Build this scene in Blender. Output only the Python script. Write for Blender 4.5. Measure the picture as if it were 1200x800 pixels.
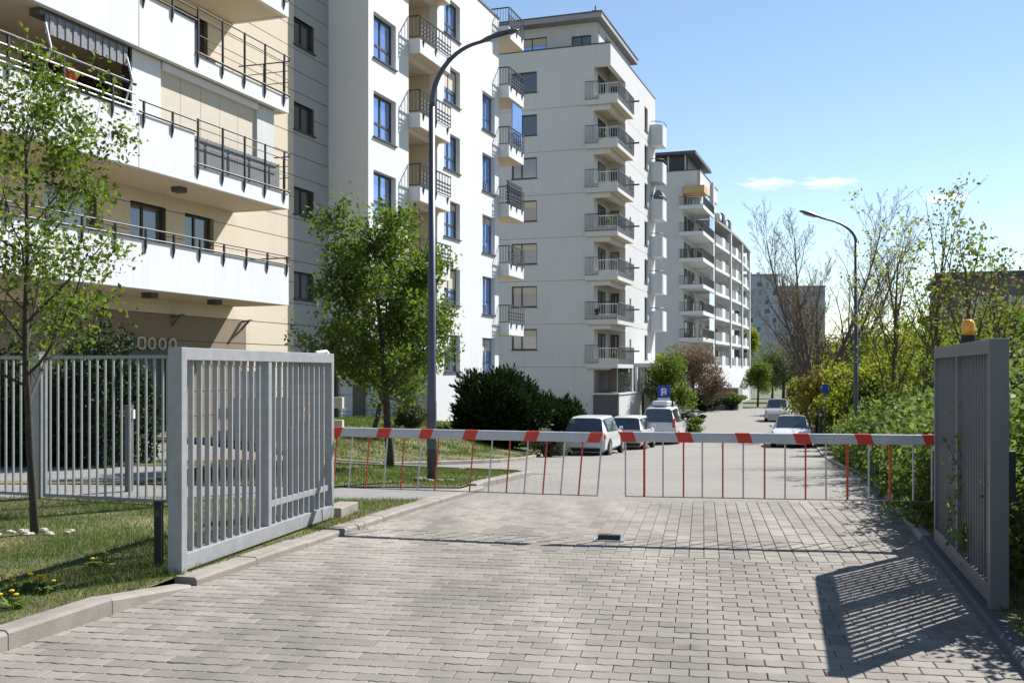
import bpy, math, random
import numpy as np
from mathutils import Vector, Matrix

for o in list(bpy.data.objects):
    bpy.data.objects.remove(o)
scene = bpy.context.scene
col = scene.collection
R = math.radians

# ------------------------------------------------------------------ camera
F = 1208.0; CX = 600.0; HY = 435.0; CH = 1.65      # focal length / horizon in photo pixels, eye height
cam_data = bpy.data.cameras.new('camera')
cam_data.sensor_width = 36.0
cam_data.lens = F / 1200.0 * 36.0
cam_data.shift_y = (HY - 400.0) / 1200.0
cam_data.clip_start = 0.1; cam_data.clip_end = 12000
cam = bpy.data.objects.new('camera', cam_data); col.objects.link(cam)
cam.location = (0, 0, CH); cam.rotation_euler = (R(90), 0, 0)
scene.camera = cam

# ------------------------------------------------------------------ sky, sun, exposure
SUN_AZ = math.atan2(0.755, 0.656); SUN_EL = R(43.5)
world = bpy.data.worlds.new('World'); scene.world = world; world.use_nodes = True
wn = world.node_tree
sky = wn.nodes.new('ShaderNodeTexSky'); sky.sky_type = 'NISHITA'; sky.sun_disc = False
sky.sun_elevation = SUN_EL; sky.sun_rotation = SUN_AZ
sky.air_density = 1.0; sky.dust_density = 0.0; sky.ozone_density = 0.9; sky.altitude = 100
bg = wn.nodes['Background']; bg.inputs['Strength'].default_value = 0.074
wn.links.new(sky.outputs[0], bg.inputs['Color'])
sd = bpy.data.lights.new('sun', 'SUN'); sd.energy = 5.0; sd.angle = R(0.5); sd.color = (1.0, 0.965, 0.915)
sun = bpy.data.objects.new('sun', sd); col.objects.link(sun)
sdir = Vector((math.sin(SUN_AZ)*math.cos(SUN_EL), math.cos(SUN_AZ)*math.cos(SUN_EL), math.sin(SUN_EL)))
sun.rotation_euler = (-sdir).to_track_quat('-Z', 'Y').to_euler(); sun.location = (20, 20, 40)
scene.view_settings.view_transform = 'Standard'; scene.view_settings.look = 'None'
scene.view_settings.exposure = 1.0; scene.view_settings.gamma = 1.0
scene.view_settings.use_curve_mapping = False

# ------------------------------------------------------------------ materials
MATS = {}
def pm(name, c, rough=0.7, var=0.12, scale=3.0, bump=0.0, bscale=40.0, metal=0.0, isl=0.0, spec=0.4, c2=None, coords='Object', fine=0.0):
    """principled material with low-frequency mottling, optional second colour, per-island tint and fine relief"""
    m = bpy.data.materials.new(name); m.use_nodes = True
    t = m.node_tree; N = t.nodes; L = t.links
    b = N['Principled BSDF']
    b.inputs['Roughness'].default_value = rough; b.inputs['Metallic'].default_value = metal
    b.inputs['Specular IOR Level'].default_value = spec
    if coords == 'Position':
        tc = N.new('ShaderNodeNewGeometry')
    else:
        tc = N.new('ShaderNodeTexCoord')
    nz = N.new('ShaderNodeTexNoise'); nz.inputs['Scale'].default_value = scale; nz.inputs['Detail'].default_value = 6
    nz.inputs['Roughness'].default_value = 0.65
    L.new(tc.outputs[coords], nz.inputs['Vector'])
    mx = N.new('ShaderNodeMix'); mx.data_type = 'RGBA'
    lo = [max(0, x*(1-var)) for x in c]; hi = [min(1, x*(1+var)) for x in (c2 or c)]
    mx.inputs[6].default_value = (*lo, 1); mx.inputs[7].default_value = (*hi, 1)
    ra = N.new('ShaderNodeMapRange'); ra.inputs[1].default_value = 0.3; ra.inputs[2].default_value = 0.7
    L.new(nz.outputs[0], ra.inputs[0]); L.new(ra.outputs[0], mx.inputs[0])
    out = mx.outputs[2]
    if isl > 0:
        ge = N.new('ShaderNodeNewGeometry'); oi = N.new('ShaderNodeObjectInfo')
        ad = N.new('ShaderNodeMath'); ad.operation = 'ADD'
        fr = N.new('ShaderNodeMath'); fr.operation = 'FRACT'
        L.new(ge.outputs['Random Per Island'], ad.inputs[0]); L.new(oi.outputs['Random'], ad.inputs[1]); L.new(ad.outputs[0], fr.inputs[0])
        mr = N.new('ShaderNodeMapRange'); mr.inputs[3].default_value = 1-isl; mr.inputs[4].default_value = 1+isl
        L.new(fr.outputs[0], mr.inputs[0])
        hs = N.new('ShaderNodeHueSaturation'); L.new(out, hs.inputs['Color']); L.new(mr.outputs[0], hs.inputs['Value'])
        out = hs.outputs[0]
    if fine > 0:                          # worn tracks and spots with a shape of their own
        ge2 = N.new('ShaderNodeNewGeometry'); mp = N.new('ShaderNodeMapping'); mp.inputs['Rotation'].default_value = (0, 0, R(14)); mp.inputs['Scale'].default_value = (1.5, 0.22, 1)
        L.new(ge2.outputs['Position'], mp.inputs[0]); n3 = N.new('ShaderNodeTexNoise'); n3.inputs['Scale'].default_value = 1.0; n3.inputs['Detail'].default_value = 6; L.new(mp.outputs[0], n3.inputs['Vector'])
        r3 = N.new('ShaderNodeMapRange'); r3.inputs[1].default_value = 0.38; r3.inputs[2].default_value = 0.66; r3.inputs[3].default_value = 1-fine; r3.inputs[4].default_value = 1+fine*0.35; L.new(n3.outputs[0], r3.inputs[0])
        n4 = N.new('ShaderNodeTexNoise'); n4.inputs['Scale'].default_value = 2.3; n4.inputs['Detail'].default_value = 2; L.new(ge2.outputs['Position'], n4.inputs['Vector'])
        r4 = N.new('ShaderNodeMapRange'); r4.inputs[1].default_value = 0.68; r4.inputs[2].default_value = 0.74; r4.inputs[3].default_value = 1.0; r4.inputs[4].default_value = 0.72; L.new(n4.outputs[0], r4.inputs[0])
        mu = N.new('ShaderNodeMath'); mu.operation = 'MULTIPLY'; L.new(r3.outputs[0], mu.inputs[0]); L.new(r4.outputs[0], mu.inputs[1])
        h3 = N.new('ShaderNodeHueSaturation'); L.new(out, h3.inputs['Color']); L.new(mu.outputs[0], h3.inputs['Value']); out = h3.outputs[0]
    L.new(out, b.inputs['Base Color'])
    if bump > 0:
        n2 = N.new('ShaderNodeTexNoise'); n2.inputs['Scale'].default_value = bscale; n2.inputs['Detail'].default_value = 4
        L.new(tc.outputs[coords], n2.inputs['Vector'])
        bp = N.new('ShaderNodeBump'); bp.inputs['Strength'].default_value = bump; bp.inputs['Distance'].default_value = 0.01
        L.new(n2.outputs[0], bp.inputs['Height']); L.new(bp.outputs[0], b.inputs['Normal'])
    MATS[name] = m
    return m

def stained(name, c, rough=0.85, streak=0.12, **kw):
    """render / plaster: mottling plus faint vertical rain streaks"""
    m = pm(name, c, rough, var=0.03, scale=0.5, bump=0.15, bscale=60, spec=0.2, **kw)
    t = m.node_tree; N = t.nodes; L = t.links; b = N['Principled BSDF']
    src = b.inputs['Base Color'].links[0].from_socket
    tc = N.new('ShaderNodeTexCoord'); mp = N.new('ShaderNodeMapping'); mp.inputs['Scale'].default_value = (1.7, 1.7, 0.12)
    nz = N.new('ShaderNodeTexNoise'); nz.inputs['Scale'].default_value = 2.2; nz.inputs['Detail'].default_value = 7; nz.inputs['Roughness'].default_value = 0.7
    L.new(tc.outputs['Object'], mp.inputs[0]); L.new(mp.outputs[0], nz.inputs['Vector'])
    mr = N.new('ShaderNodeMapRange'); mr.inputs[1].default_value = 0.52; mr.inputs[2].default_value = 0.75
    mr.inputs[3].default_value = 1.0; mr.inputs[4].default_value = 1.0 - streak
    L.new(nz.outputs[0], mr.inputs[0])
    hs = N.new('ShaderNodeHueSaturation'); L.new(src, hs.inputs['Color']); L.new(mr.outputs[0], hs.inputs['Value'])
    L.new(hs.outputs[0], b.inputs['Base Color'])
    return m

def leafmat(name, c, c2, trans=0.45, dry=None):
    m = bpy.data.materials.new(name); m.use_nodes = True
    t = m.node_tree; N = t.nodes; L = t.links
    b = N['Principled BSDF']; out = N['Material Output']
    b.inputs['Roughness'].default_value = 0.62; b.inputs['Specular IOR Level'].default_value = 0.16
    ge = N.new('ShaderNodeNewGeometry'); mx = N.new('ShaderNodeMix'); mx.data_type = 'RGBA'
    mx.inputs[6].default_value = (*c, 1); mx.inputs[7].default_value = (*c2, 1)
    L.new(ge.outputs['Random Per Island'], mx.inputs[0])
    leafc = mx.outputs[2]
    if dry:
        tc = N.new('ShaderNodeTexCoord'); nz = N.new('ShaderNodeTexNoise'); nz.inputs['Scale'].default_value = 0.9; nz.inputs['Detail'].default_value = 5
        L.new(tc.outputs['Object'], nz.inputs['Vector']); mr = N.new('ShaderNodeMapRange'); mr.inputs[1].default_value = 0.50; mr.inputs[2].default_value = 0.78
        L.new(nz.outputs[0], mr.inputs[0]); m2 = N.new('ShaderNodeMix'); m2.data_type = 'RGBA'; L.new(mr.outputs[0], m2.inputs[0])
        L.new(leafc, m2.inputs[6]); m2.inputs[7].default_value = (*dry, 1); leafc = m2.outputs[2]
    L.new(leafc, b.inputs['Base Color'])
    tr = N.new('ShaderNodeBsdfTranslucent')
    hs = N.new('ShaderNodeHueSaturation'); hs.inputs['Saturation'].default_value = 1.12; hs.inputs['Value'].default_value = 1.5
    L.new(leafc, hs.inputs['Color']); L.new(hs.outputs[0], tr.inputs['Color'])
    ms = N.new('ShaderNodeMixShader'); ms.inputs[0].default_value = trans
    L.new(b.outputs[0], ms.inputs[1]); L.new(tr.outputs[0], ms.inputs[2]); L.new(ms.outputs[0], out.inputs['Surface'])
    MATS[name] = m
    return m

def glassmat(name, c, metal=0.0, rough=0.04, spec=0.9):
    m = pm(name, c, rough, var=0.1, scale=0.7, metal=metal, spec=spec)
    m.node_tree.nodes['Principled BSDF'].inputs['IOR'].default_value = 1.7
    return m

def brickmat(name, c, c2, mortar, w, h, ang, scale=1.0):
    """far paving: the joints that the built pavers continue into"""
    m = bpy.data.materials.new(name); m.use_nodes = True
    t = m.node_tree; N = t.nodes; L = t.links; b = N['Principled BSDF']
    b.inputs['Roughness'].default_value = 0.85; b.inputs['Specular IOR Level'].default_value = 0.25
    tc = N.new('ShaderNodeTexCoord'); mp = N.new('ShaderNodeMapping'); mp.inputs['Rotation'].default_value = (0, 0, ang)
    L.new(tc.outputs['Object'], mp.inputs[0])
    br = N.new('ShaderNodeTexBrick'); br.inputs['Scale'].default_value = 1.0
    br.inputs['Brick Width'].default_value = w; br.inputs['Row Height'].default_value = h
    br.inputs['Mortar Size'].default_value = 0.006; br.inputs['Mortar Smooth'].default_value = 0.2
    br.inputs['Color1'].default_value = (*c, 1); br.inputs['Color2'].default_value = (*c2, 1); br.inputs['Mortar'].default_value = (*mortar, 1)
    L.new(mp.outputs[0], br.inputs['Vector'])
    nz = N.new('ShaderNodeTexNoise'); nz.inputs['Scale'].default_value = 0.35; nz.inputs['Detail'].default_value = 8; nz.inputs['Roughness'].default_value = 0.7
    L.new(tc.outputs['Object'], nz.inputs['Vector'])
    mr = N.new('ShaderNodeMapRange'); mr.inputs[1].default_value = 0.3; mr.inputs[2].default_value = 0.72; mr.inputs[3].default_value = 0.84; mr.inputs[4].default_value = 1.1
    L.new(nz.outputs[0], mr.inputs[0])
    hs = N.new('ShaderNodeHueSaturation'); L.new(br.outputs['Color'], hs.inputs['Color']); L.new(mr.outputs[0], hs.inputs['Value'])
    L.new(hs.outputs[0], b.inputs['Base Color'])
    MATS[name] = m
    return m

stained('white_wall', (0.625, 0.63, 0.64), streak=0.09)
stained('grey_white_wall', (0.545, 0.545, 0.545), streak=0.10)
stained('cream_wall', (0.56, 0.485, 0.375), streak=0.09)
stained('grey_panel', (0.33, 0.33, 0.335), streak=0.06)
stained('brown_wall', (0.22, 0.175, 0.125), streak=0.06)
stained('blue_grey_wall', (0.42, 0.455, 0.55), streak=0.12)
stained('brown_grey_wall', (0.17, 0.155, 0.14), streak=0.15)
stained('concrete', (0.27, 0.262, 0.245), streak=0.2)
stained('dark_plinth', (0.10, 0.10, 0.11), streak=0.1)
stained('block_wall', (0.42, 0.385, 0.31), streak=0.2)
pm('joint', (0.14, 0.125, 0.10), 0.9)
pm('roof_dark', (0.075, 0.08, 0.10), 0.6)
pm('roof_grey', (0.30, 0.30, 0.31), 0.6)
pm('frame_dark', (0.045, 0.04, 0.04), 0.5)
pm('frame_blue', (0.05, 0.12, 0.30), 0.4)
pm('frame_white', (0.75, 0.75, 0.75), 0.4)
glassmat('glass_dark', (0.035, 0.04, 0.045))
glassmat('glass_sky', (0.30, 0.42, 0.66), metal=0.8)
glassmat('glass_curtain', (0.22, 0.21, 0.20), rough=0.12)
glassmat('glass_mid', (0.10, 0.12, 0.15), metal=0.35)
glassmat('glass_car', (0.03, 0.04, 0.05))
pm('interior', (0.05, 0.045, 0.04), 0.9)
pm('rail_dark', (0.035, 0.035, 0.04), 0.45, metal=0.3)
pm('rail_grey', (0.12, 0.125, 0.135), 0.45, metal=0.2)
pm('rail_mesh', (0.16, 0.165, 0.17), 0.6)
pm('screen_cream', (0.52, 0.465, 0.375), 0.8, var=0.03)
pm('awning', (0.20, 0.21, 0.23), 0.85, var=0.2, scale=8)
pm('orange_cloth', (0.50, 0.33, 0.16), 0.8)
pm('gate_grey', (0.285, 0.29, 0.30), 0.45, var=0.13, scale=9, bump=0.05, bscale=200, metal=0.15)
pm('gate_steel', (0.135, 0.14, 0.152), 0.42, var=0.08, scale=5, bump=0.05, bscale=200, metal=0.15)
pm('lamp_metal', (0.085, 0.09, 0.115), 0.4, var=0.08, scale=4, metal=0.4)
pm('black', (0.012, 0.012, 0.013), 0.55)
pm('bark', (0.055, 0.043, 0.033), 0.95, var=0.35, scale=14, bump=0.6, bscale=60)
pm('bark_grey', (0.14, 0.115, 0.095), 0.95, var=0.3, scale=10, bump=0.4, bscale=40)
pm('bark_red', (0.11, 0.065, 0.045), 0.95, var=0.3, scale=10)
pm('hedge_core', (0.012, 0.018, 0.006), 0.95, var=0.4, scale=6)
pm('paver', (0.232, 0.210, 0.184), 0.86, var=0.10, scale=1.1, bump=0.35, bscale=160, isl=0.15, spec=0.25, coords='Position', fine=0.24)
pm('paver_bed', (0.12, 0.105, 0.085), 0.95, var=0.3, scale=30)
pm('kerb_stone', (0.24, 0.215, 0.19), 0.88, var=0.22, scale=2.5, bump=0.3, bscale=90, isl=0.06, spec=0.2)
brickmat('far_paving', (0.222, 0.207, 0.188), (0.206, 0.193, 0.176), (0.155, 0.145, 0.13), 0.13, 0.205, R(-16))
brickmat('side_paving', (0.21, 0.20, 0.185), (0.195, 0.186, 0.172), (0.13, 0.125, 0.115), 0.4, 0.4, R(10))
brickmat('red_paving', (0.25, 0.175, 0.13), (0.21, 0.14, 0.105), (0.15, 0.115, 0.09), 0.2, 0.1, R(8))
brickmat('slab_paving', (0.21, 0.205, 0.195), (0.195, 0.19, 0.18), (0.13, 0.125, 0.115), 0.5, 0.5, R(12))
pm('lawn', (0.045, 0.065, 0.018), 0.95, var=0.45, scale=1.1, c2=(0.14, 0.125, 0.055))
pm('soil', (0.10, 0.085, 0.05), 0.95, var=0.35, scale=0.08, c2=(0.08, 0.10, 0.04))
leafmat('grass_blade', (0.035, 0.078, 0.012), (0.11, 0.15, 0.035), 0.35, dry=(0.16, 0.135, 0.05))
leafmat('leaf_young', (0.06, 0.105, 0.016), (0.135, 0.17, 0.036), 0.48)
leafmat('leaf_mid', (0.055, 0.10, 0.015), (0.13, 0.165, 0.035), 0.45)
leafmat('leaf_lime', (0.14, 0.19, 0.03), (0.20, 0.20, 0.035), 0.5)
leafmat('leaf_yellow', (0.17, 0.17, 0.035), (0.25, 0.20, 0.05), 0.5)
leafmat('leaf_hedge', (0.055, 0.105, 0.018), (0.16, 0.19, 0.06), 0.42)
leafmat('leaf_dark', (0.012, 0.026, 0.006), (0.025, 0.042, 0.010), 0.12)
leafmat('leaf_silver', (0.13, 0.14, 0.09), (0.21, 0.22, 0.14), 0.25)
leafmat('leaf_olive', (0.075, 0.095, 0.04), (0.12, 0.13, 0.06), 0.4)
leafmat('leaf_rust', (0.115, 0.08, 0.05), (0.16, 0.115, 0.07), 0.35)
leafmat('bud', (0.16, 0.16, 0.06), (0.22, 0.13, 0.08), 0.4)
leafmat('dandelion', (0.55, 0.42, 0.02), (0.65, 0.5, 0.03), 0.2)
def carpaint(name, c):
    m = pm(name, c, 0.28, var=0.02, scale=1.0, spec=0.5)
    m.node_tree.nodes['Principled BSDF'].inputs['Coat Weight'].default_value = 0.6
    return m
carpaint('paint_white', (0.60, 0.61, 0.63)); carpaint('paint_silver', (0.36, 0.37, 0.39))
pm('tyre', (0.02, 0.02, 0.02), 0.85); pm('rim', (0.35, 0.36, 0.38), 0.35, metal=0.7)
pm('tail_red', (0.45, 0.02, 0.015), 0.25, spec=0.6); pm('tail_amber', (0.60, 0.20, 0.04), 0.3)
pm('headlight', (0.6, 0.62, 0.65), 0.15, metal=0.3)
pm('plate_white', (0.62, 0.62, 0.62), 0.5); pm('sign_blue', (0.015, 0.05, 0.38), 0.45, var=0.03)
pm('boom_white', (0.45, 0.455, 0.48), 0.5, var=0.12, scale=5); pm('boom_red', (0.58, 0.045, 0.03), 0.5, var=0.15, scale=9)
pm('rod_white', (0.46, 0.47, 0.49), 0.45); pm('rod_red', (0.50, 0.07, 0.035), 0.5, var=0.15, scale=9)
pm('beacon', (0.95, 0.36, 0.02), 0.25, var=0.1, spec=0.6); pm('cabinet', (0.75, 0.28, 0.03), 0.5)
pm('lamp_glass', (0.45, 0.46, 0.48), 0.2); pm('satin_steel', (0.42, 0.43, 0.44), 0.4, metal=0.6)
pm('gravel_pale', (0.42, 0.39, 0.34), 0.95, var=0.3, scale=30, isl=0.2)

# ------------------------------------------------------------------ mesh helpers
def tag(o, label=None, cat=None, group=None, kind=None):
    if label: o['label'] = label
    if cat: o['category'] = cat
    if group: o['group'] = group
    if kind: o['kind'] = kind
    return o

def empty(name, loc=(0, 0, 0), rz=0.0, label=None, cat=None, group=None, kind=None):
    o = bpy.data.objects.new(name, None); col.objects.link(o)
    o.location = loc; o.rotation_euler = (0, 0, rz); o.empty_display_size = 0.2
    return tag(o, label, cat, group, kind)

def link(me, name, mat, parent=None, bevel=0.0, smooth=False):
    o = bpy.data.objects.new(name, me); col.objects.link(o)
    if mat is not None and len(me.materials) == 0:
        me.materials.append(MATS[mat])
    if parent: o.parent = parent
    if smooth:
        me.polygons.foreach_set('use_smooth', [True]*len(me.polygons))
    if bevel:
        md = o.modifiers.new('bevel', 'BEVEL'); md.width = bevel; md.segments = 2; md.limit_method = 'ANGLE'
    return o

class MB:
    def __init__(s): s.v = []; s.f = []
    def add(s, vs, fs):
        n = len(s.v); s.v.extend([tuple(p) for p in vs]); s.f.extend([tuple(i+n for i in f) for f in fs]); return s
    def box(s, x0, x1, y0, y1, z0, z1):
        return s.add([(x0,y0,z0),(x1,y0,z0),(x1,y1,z0),(x0,y1,z0),(x0,y0,z1),(x1,y0,z1),(x1,y1,z1),(x0,y1,z1)],
                     [(3,2,1,0),(4,5,6,7),(0,1,5,4),(1,2,6,5),(2,3,7,6),(3,0,4,7)])
    def bar(s, p, q, w, h=None, up=(0, 0, 1)):
        p = Vector(p); q = Vector(q); h = h or w; d = (q-p).normalized(); up = Vector(up)
        if abs(d.dot(up)) > 0.99: up = Vector((0, 1, 0))
        a = d.cross(up).normalized(); b = a.cross(d).normalized()
        vs = []
        for c in (p, q):
            for i, j in ((-1,-1),(1,-1),(1,1),(-1,1)): vs.append(c + a*(i*w/2) + b*(j*h/2))
        return s.add(vs, [(3,2,1,0),(4,5,6,7),(0,1,5,4),(1,2,6,5),(2,3,7,6),(3,0,4,7)])
    def tube(s, pts, rad, n=8, caps=True):
        pts = [Vector(p) for p in pts]
        if not hasattr(rad, '__len__'): rad = [rad]*len(pts)
        vs = []; fs = []; a = None
        for i, p in enumerate(pts):
            d = (pts[min(i+1, len(pts)-1)] - pts[max(i-1, 0)])
            d = d.normalized() if d.length > 1e-9 else Vector((0, 0, 1))
            if a is None or (a - d*a.dot(d)).length < 1e-3:
                a = d.cross(Vector((0.31, 0.93, 0.17)) if abs(d.y) < 0.9 else Vector((1, 0, 0.2)))
            a = (a - d*a.dot(d)).normalized(); b = d.cross(a)        # frame carried along, so tubes do not pinch
            for k in range(n):
                t = 2*math.pi*k/n; vs.append(p + (a*math.cos(t) + b*math.sin(t))*rad[i])
        for i in range(len(pts)-1):
            for k in range(n):
                k2 = (k+1) % n; fs.append((i*n+k, i*n+k2, (i+1)*n+k2, (i+1)*n+k))
        if caps:
            fs.append(tuple(range(n-1, -1, -1))); fs.append(tuple((len(pts)-1)*n+k for k in range(n)))
        return s.add(vs, fs)
    def lathe(s, prof, n=16, c=(0, 0, 0)):
        vs = []; fs = []
        for r, z in prof:
            for k in range(n):
                t = 2*math.pi*k/n; vs.append((c[0]+r*math.cos(t), c[1]+r*math.sin(t), c[2]+z))
        for i in range(len(prof)-1):
            for k in range(n):
                k2 = (k+1) % n; fs.append((i*n+k, i*n+k2, (i+1)*n+k2, (i+1)*n+k))
        fs.append(tuple(range(n-1, -1, -1))); fs.append(tuple((len(prof)-1)*n+k for k in range(n)))
        return s.add(vs, fs)
    def prism(s, poly, z0, z1, T=None):
        n = len(poly); T = T or (lambda x, y, z: (x, y, z))
        vs = [T(x, y, z0) for x, y in poly] + [T(x, y, z1) for x, y in poly]
        fs = [tuple(range(n-1, -1, -1)), tuple(range(n, 2*n))]
        for i in range(n):
            j = (i+1) % n; fs.append((i, j, n+j, n+i))
        return s.add(vs, fs)
    def mesh(s, name):
        me = bpy.data.meshes.new(name); me.from_pydata(s.v, [], s.f); me.update(); return me
    def build(s, name, mat, parent=None, bevel=0.0, smooth=False):
        return link(s.mesh(name), name, mat, parent, bevel, smooth)

def np_quads(name, V, nper, mat, parent=None):
    """V: (N*nper,3) vertices, one nper-gon each"""
    n = len(V)//nper
    me = bpy.data.meshes.new(name)
    me.vertices.add(n*nper); me.vertices.foreach_set('co', np.asarray(V, np.float32).ravel())
    me.loops.add(n*nper); me.loops.foreach_set('vertex_index', np.arange(n*nper, dtype=np.int32))
    me.polygons.add(n); me.polygons.foreach_set('loop_start', np.arange(0, n*nper, nper, dtype=np.int32))
    try: me.polygons.foreach_set('loop_total', np.full(n, nper, np.int32))
    except Exception: pass
    me.update(calc_edges=True)
    return link(me, name, mat, parent)

def leaves(name, P, size, mat, parent=None, seed=0, aspect=0.6, up=0.3, jitter=0.55, D=None):
    """a folded rhombus per point"""
    rng = np.random.default_rng(seed); P = np.asarray(P, float); n = len(P)
    d = rng.normal(size=(n, 3)); d /= np.linalg.norm(d, axis=1)[:, None]
    if D is not None: d = d*0.45 + D; d /= np.linalg.norm(d, axis=1)[:, None]
    nrm = rng.normal(size=(n, 3)); nrm[:, 2] += up; a = np.cross(d, nrm); a /= (np.linalg.norm(a, axis=1)[:, None]+1e-9)
    m = np.cross(a, d)
    s = size*(1 + jitter*(rng.random(n)*2-1)); s = s[:, None]
    V = np.empty((n, 4, 3))
    V[:, 0] = P - d*s*0.5; V[:, 1] = P + a*s*aspect*0.5 + m*s*0.08; V[:, 2] = P + d*s*0.5; V[:, 3] = P - a*s*aspect*0.5 + m*s*0.08
    return np_quads(name, V.reshape(-1, 3), 4, mat, parent)

# ------------------------------------------------------------------ terrain
_ty = np.arange(-40, 900, 0.5)
_kz = np.interp(_ty, [-40, 12, 16, 19, 22, 26, 30, 38, 48, 60, 82, 110, 900],
                [0, 0, -0.08, -0.22, -0.45, -0.75, -1.0, -1.5, -1.88, -2.1, -2.3, -2.4, -2.4])
_kz = np.convolve(np.pad(_kz, 4, mode='edge'), np.ones(9)/9, mode='valid')
def zr(Y): return np.interp(Y, _ty, _kz)
def zb(Y): return np.interp(Y, [-40, 15, 20, 26, 38, 45, 55, 68, 82, 110], [0.0, 0.0, -0.05, -0.1, -0.1, -0.5, -0.95, -1.45, -1.9, -2.4])
def ledge(Y): return np.interp(Y, [-20, 12.1, 19, 26, 28, 30, 33, 38, 42, 80, 112], [-10.73, -1.2, 0.85, -3.2, -1.7, -0.4, 0.4, 1.0, 1.6, 12.6, 21.9])
def redge(Y): return 4.55 + 0.268*(np.asarray(Y, float) - 12.2)
def hgt(X, Y):
    X = np.asarray(X, float); Y = np.asarray(Y, float)
    t = np.clip((ledge(Y) - X)/6.0, 0, 1); t = t*t*(3-2*t)
    return zr(Y)*(1-t) + zb(Y)*t
def H(x, y): return float(hgt(x, y))
def ground_px(px, py):
    """the point of the ground seen at a photo pixel"""
    for Y in np.arange(3, 300, 0.02):
        X = (px-CX)/F*Y
        if CH - (py-HY)/F*Y <= H(X, Y): return Vector((X, Y, H(X, Y)))
    return Vector(((px-CX)/F*300, 300, -2.4))
def at(px, py, Y): return Vector(((px-CX)/F*Y, Y, CH - (py-HY)/F*Y))

def strip(name, ys, xl, xr, nx, zoff, mat, parent=None, label=None, kind='structure'):
    ys = np.asarray(ys, float); V = []
    for y in ys:
        for x in np.linspace(float(xl(y)), float(xr(y)), nx+1): V.append((x, y, H(x, y)+zoff))
    f = []
    for i in range(len(ys)-1):
        for j in range(nx):
            a = i*(nx+1)+j; f.append((a, a+1, a+nx+2, a+nx+1))
    me = bpy.data.meshes.new(name); me.from_pydata(V, [], f); me.update()
    o = link(me, name, mat, parent, smooth=True)
    if parent is None: tag(o, label, None, None, kind)
    return o

# ------------------------------------------------------------------ ground, road, lawns
gx = np.concatenate([[-3000, -800, -250, -90], np.arange(-45, 60.1, 3.0), [90, 250, 800, 3000]])
gy = np.concatenate([[-300, -60], np.arange(-12, 120.1, 2.0), [150, 220, 400, 900, 3000]])
V = [(x, y, H(x, y)-0.14) for y in gy for x in gx]; nx = len(gx); f = []
for i in range(len(gy)-1):
    for j in range(nx-1):
        a = i*nx+j; f.append((a, a+1, a+nx+1, a+nx))
me = bpy.data.meshes.new('ground'); me.from_pydata(V, [], f); me.update()
tag(link(me, 'ground', 'soil', smooth=True), 'bare and weedy ground under and beyond the street', kind='structure')

tag(strip('road', np.concatenate([np.arange(13.2, 30, 0.7), np.arange(30, 112.1, 2.0)]), lambda y: ledge(y)+0.001, redge, 10, -0.006, 'far_paving'),
    'pale block-paved street running downhill past the parked cars')
tag(strip('side_road', np.arange(19.0, 26.01, 0.5), lambda y: -40, lambda y: ledge(y), 24, -0.006, 'side_paving'),
    'grey paved side road turning off towards the apartment entrance')
tag(strip('cross_street', np.arange(97, 110.1, 2.0), lambda y: -20, lambda y: ledge(y)-0.3, 10, -0.004, 'far_paving'),
    'paved street bending away between the two far white blocks')
tag(strip('pavement', np.linspace(13.15, 14.81, 7), lambda y: -40, lambda y: ledge(y)-0.16, 24, 0.03, 'slab_paving'),
    'grey slab footpath crossing behind the open left gate leaf')
tag(strip('path', np.arange(15.2, 18.01, 0.4), lambda y: -40, lambda y: -5.4, 16, 0.03, 'slab_paving'), 'grey slab path behind the bar fence')
tag(strip('red_paving_patch', np.arange(19.6, 24.6, 0.5), lambda y: -6.2, lambda y: -3.0, 5, -0.001, 'red_paving'), 'reddish block paving on the side road')

tag(strip('road_margin', np.arange(14.8, 19.01, 0.3), lambda y: float(np.interp(y, [14.8, 15.4, 16, 17, 18, 18.6, 19.0], [-0.55, -0.45, -0.25, 0.05, 0.3, 0.2, -1.0])), lambda y: ledge(y), 4, -0.007, 'far_paving'),
    'paved margin beside the kerb of the grass island')
def tip(y): return float(np.interp(y, [14.8, 15.2, 16, 17, 18, 18.6, 18.95], [-0.75, -0.62, -0.42, -0.1, 0.2, 0.12, -0.9]))
lawns = [
    ('lawn', np.arange(-2, 13.16, 0.5), lambda y: -40, lambda y: ledge(y)-(0.14 if y < 7.9 else 0.19), 26, 0.055, 'mown lawn beside the driveway around the young tree'),
    ('lawn', np.arange(14.8, 18.96, 0.25), lambda y: -5.4, tip, 12, 0.05, 'grass island around the tall lamp post'),
    ('lawn', np.linspace(14.81, 15.2, 3), lambda y: -40, lambda y: -5.4, 16, 0.045, 'narrow grass verge between the two slab paths'),
    ('lawn', np.linspace(18.0, 19.0, 4), lambda y: -40, lambda y: -5.4, 16, 0.045, 'grass verge at the foot of the dark conifer hedge'),
    ('lawn', np.concatenate([np.arange(26.0, 44, 1.0), np.arange(44, 97, 3.0)]), lambda y: -40, lambda y: ledge(y)-0.12, 26, 0.05, 'grass bank below the white apartment blocks'),
    ('lawn', np.arange(-4, 112.1, 2.0), lambda y: redge(y)+0.1, lambda y: redge(y)+45, 16, 0.06, 'rough grass under the hedge and trees right of the street'),
]
for n, ys, xl, xr, nxx, zo, lab in lawns:
    tag(strip(n, ys, xl, xr, nxx, zo, 'lawn'), lab)

# driveway: sand bed with built pavers (driveway frame: a across, b along)
DA = R(10.5); AX = np.array([math.cos(DA), -math.sin(DA)]); BX = np.array([math.sin(DA), math.cos(DA)])
drive = strip('driveway', np.arange(-3, 13.31, 0.5), lambda y: ledge(y)-0.1, lambda y: redge(y)+0.1, 10, -0.034, 'paver_bed')
tag(drive, 'driveway of grey beige concrete pavers through the open gate')

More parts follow.
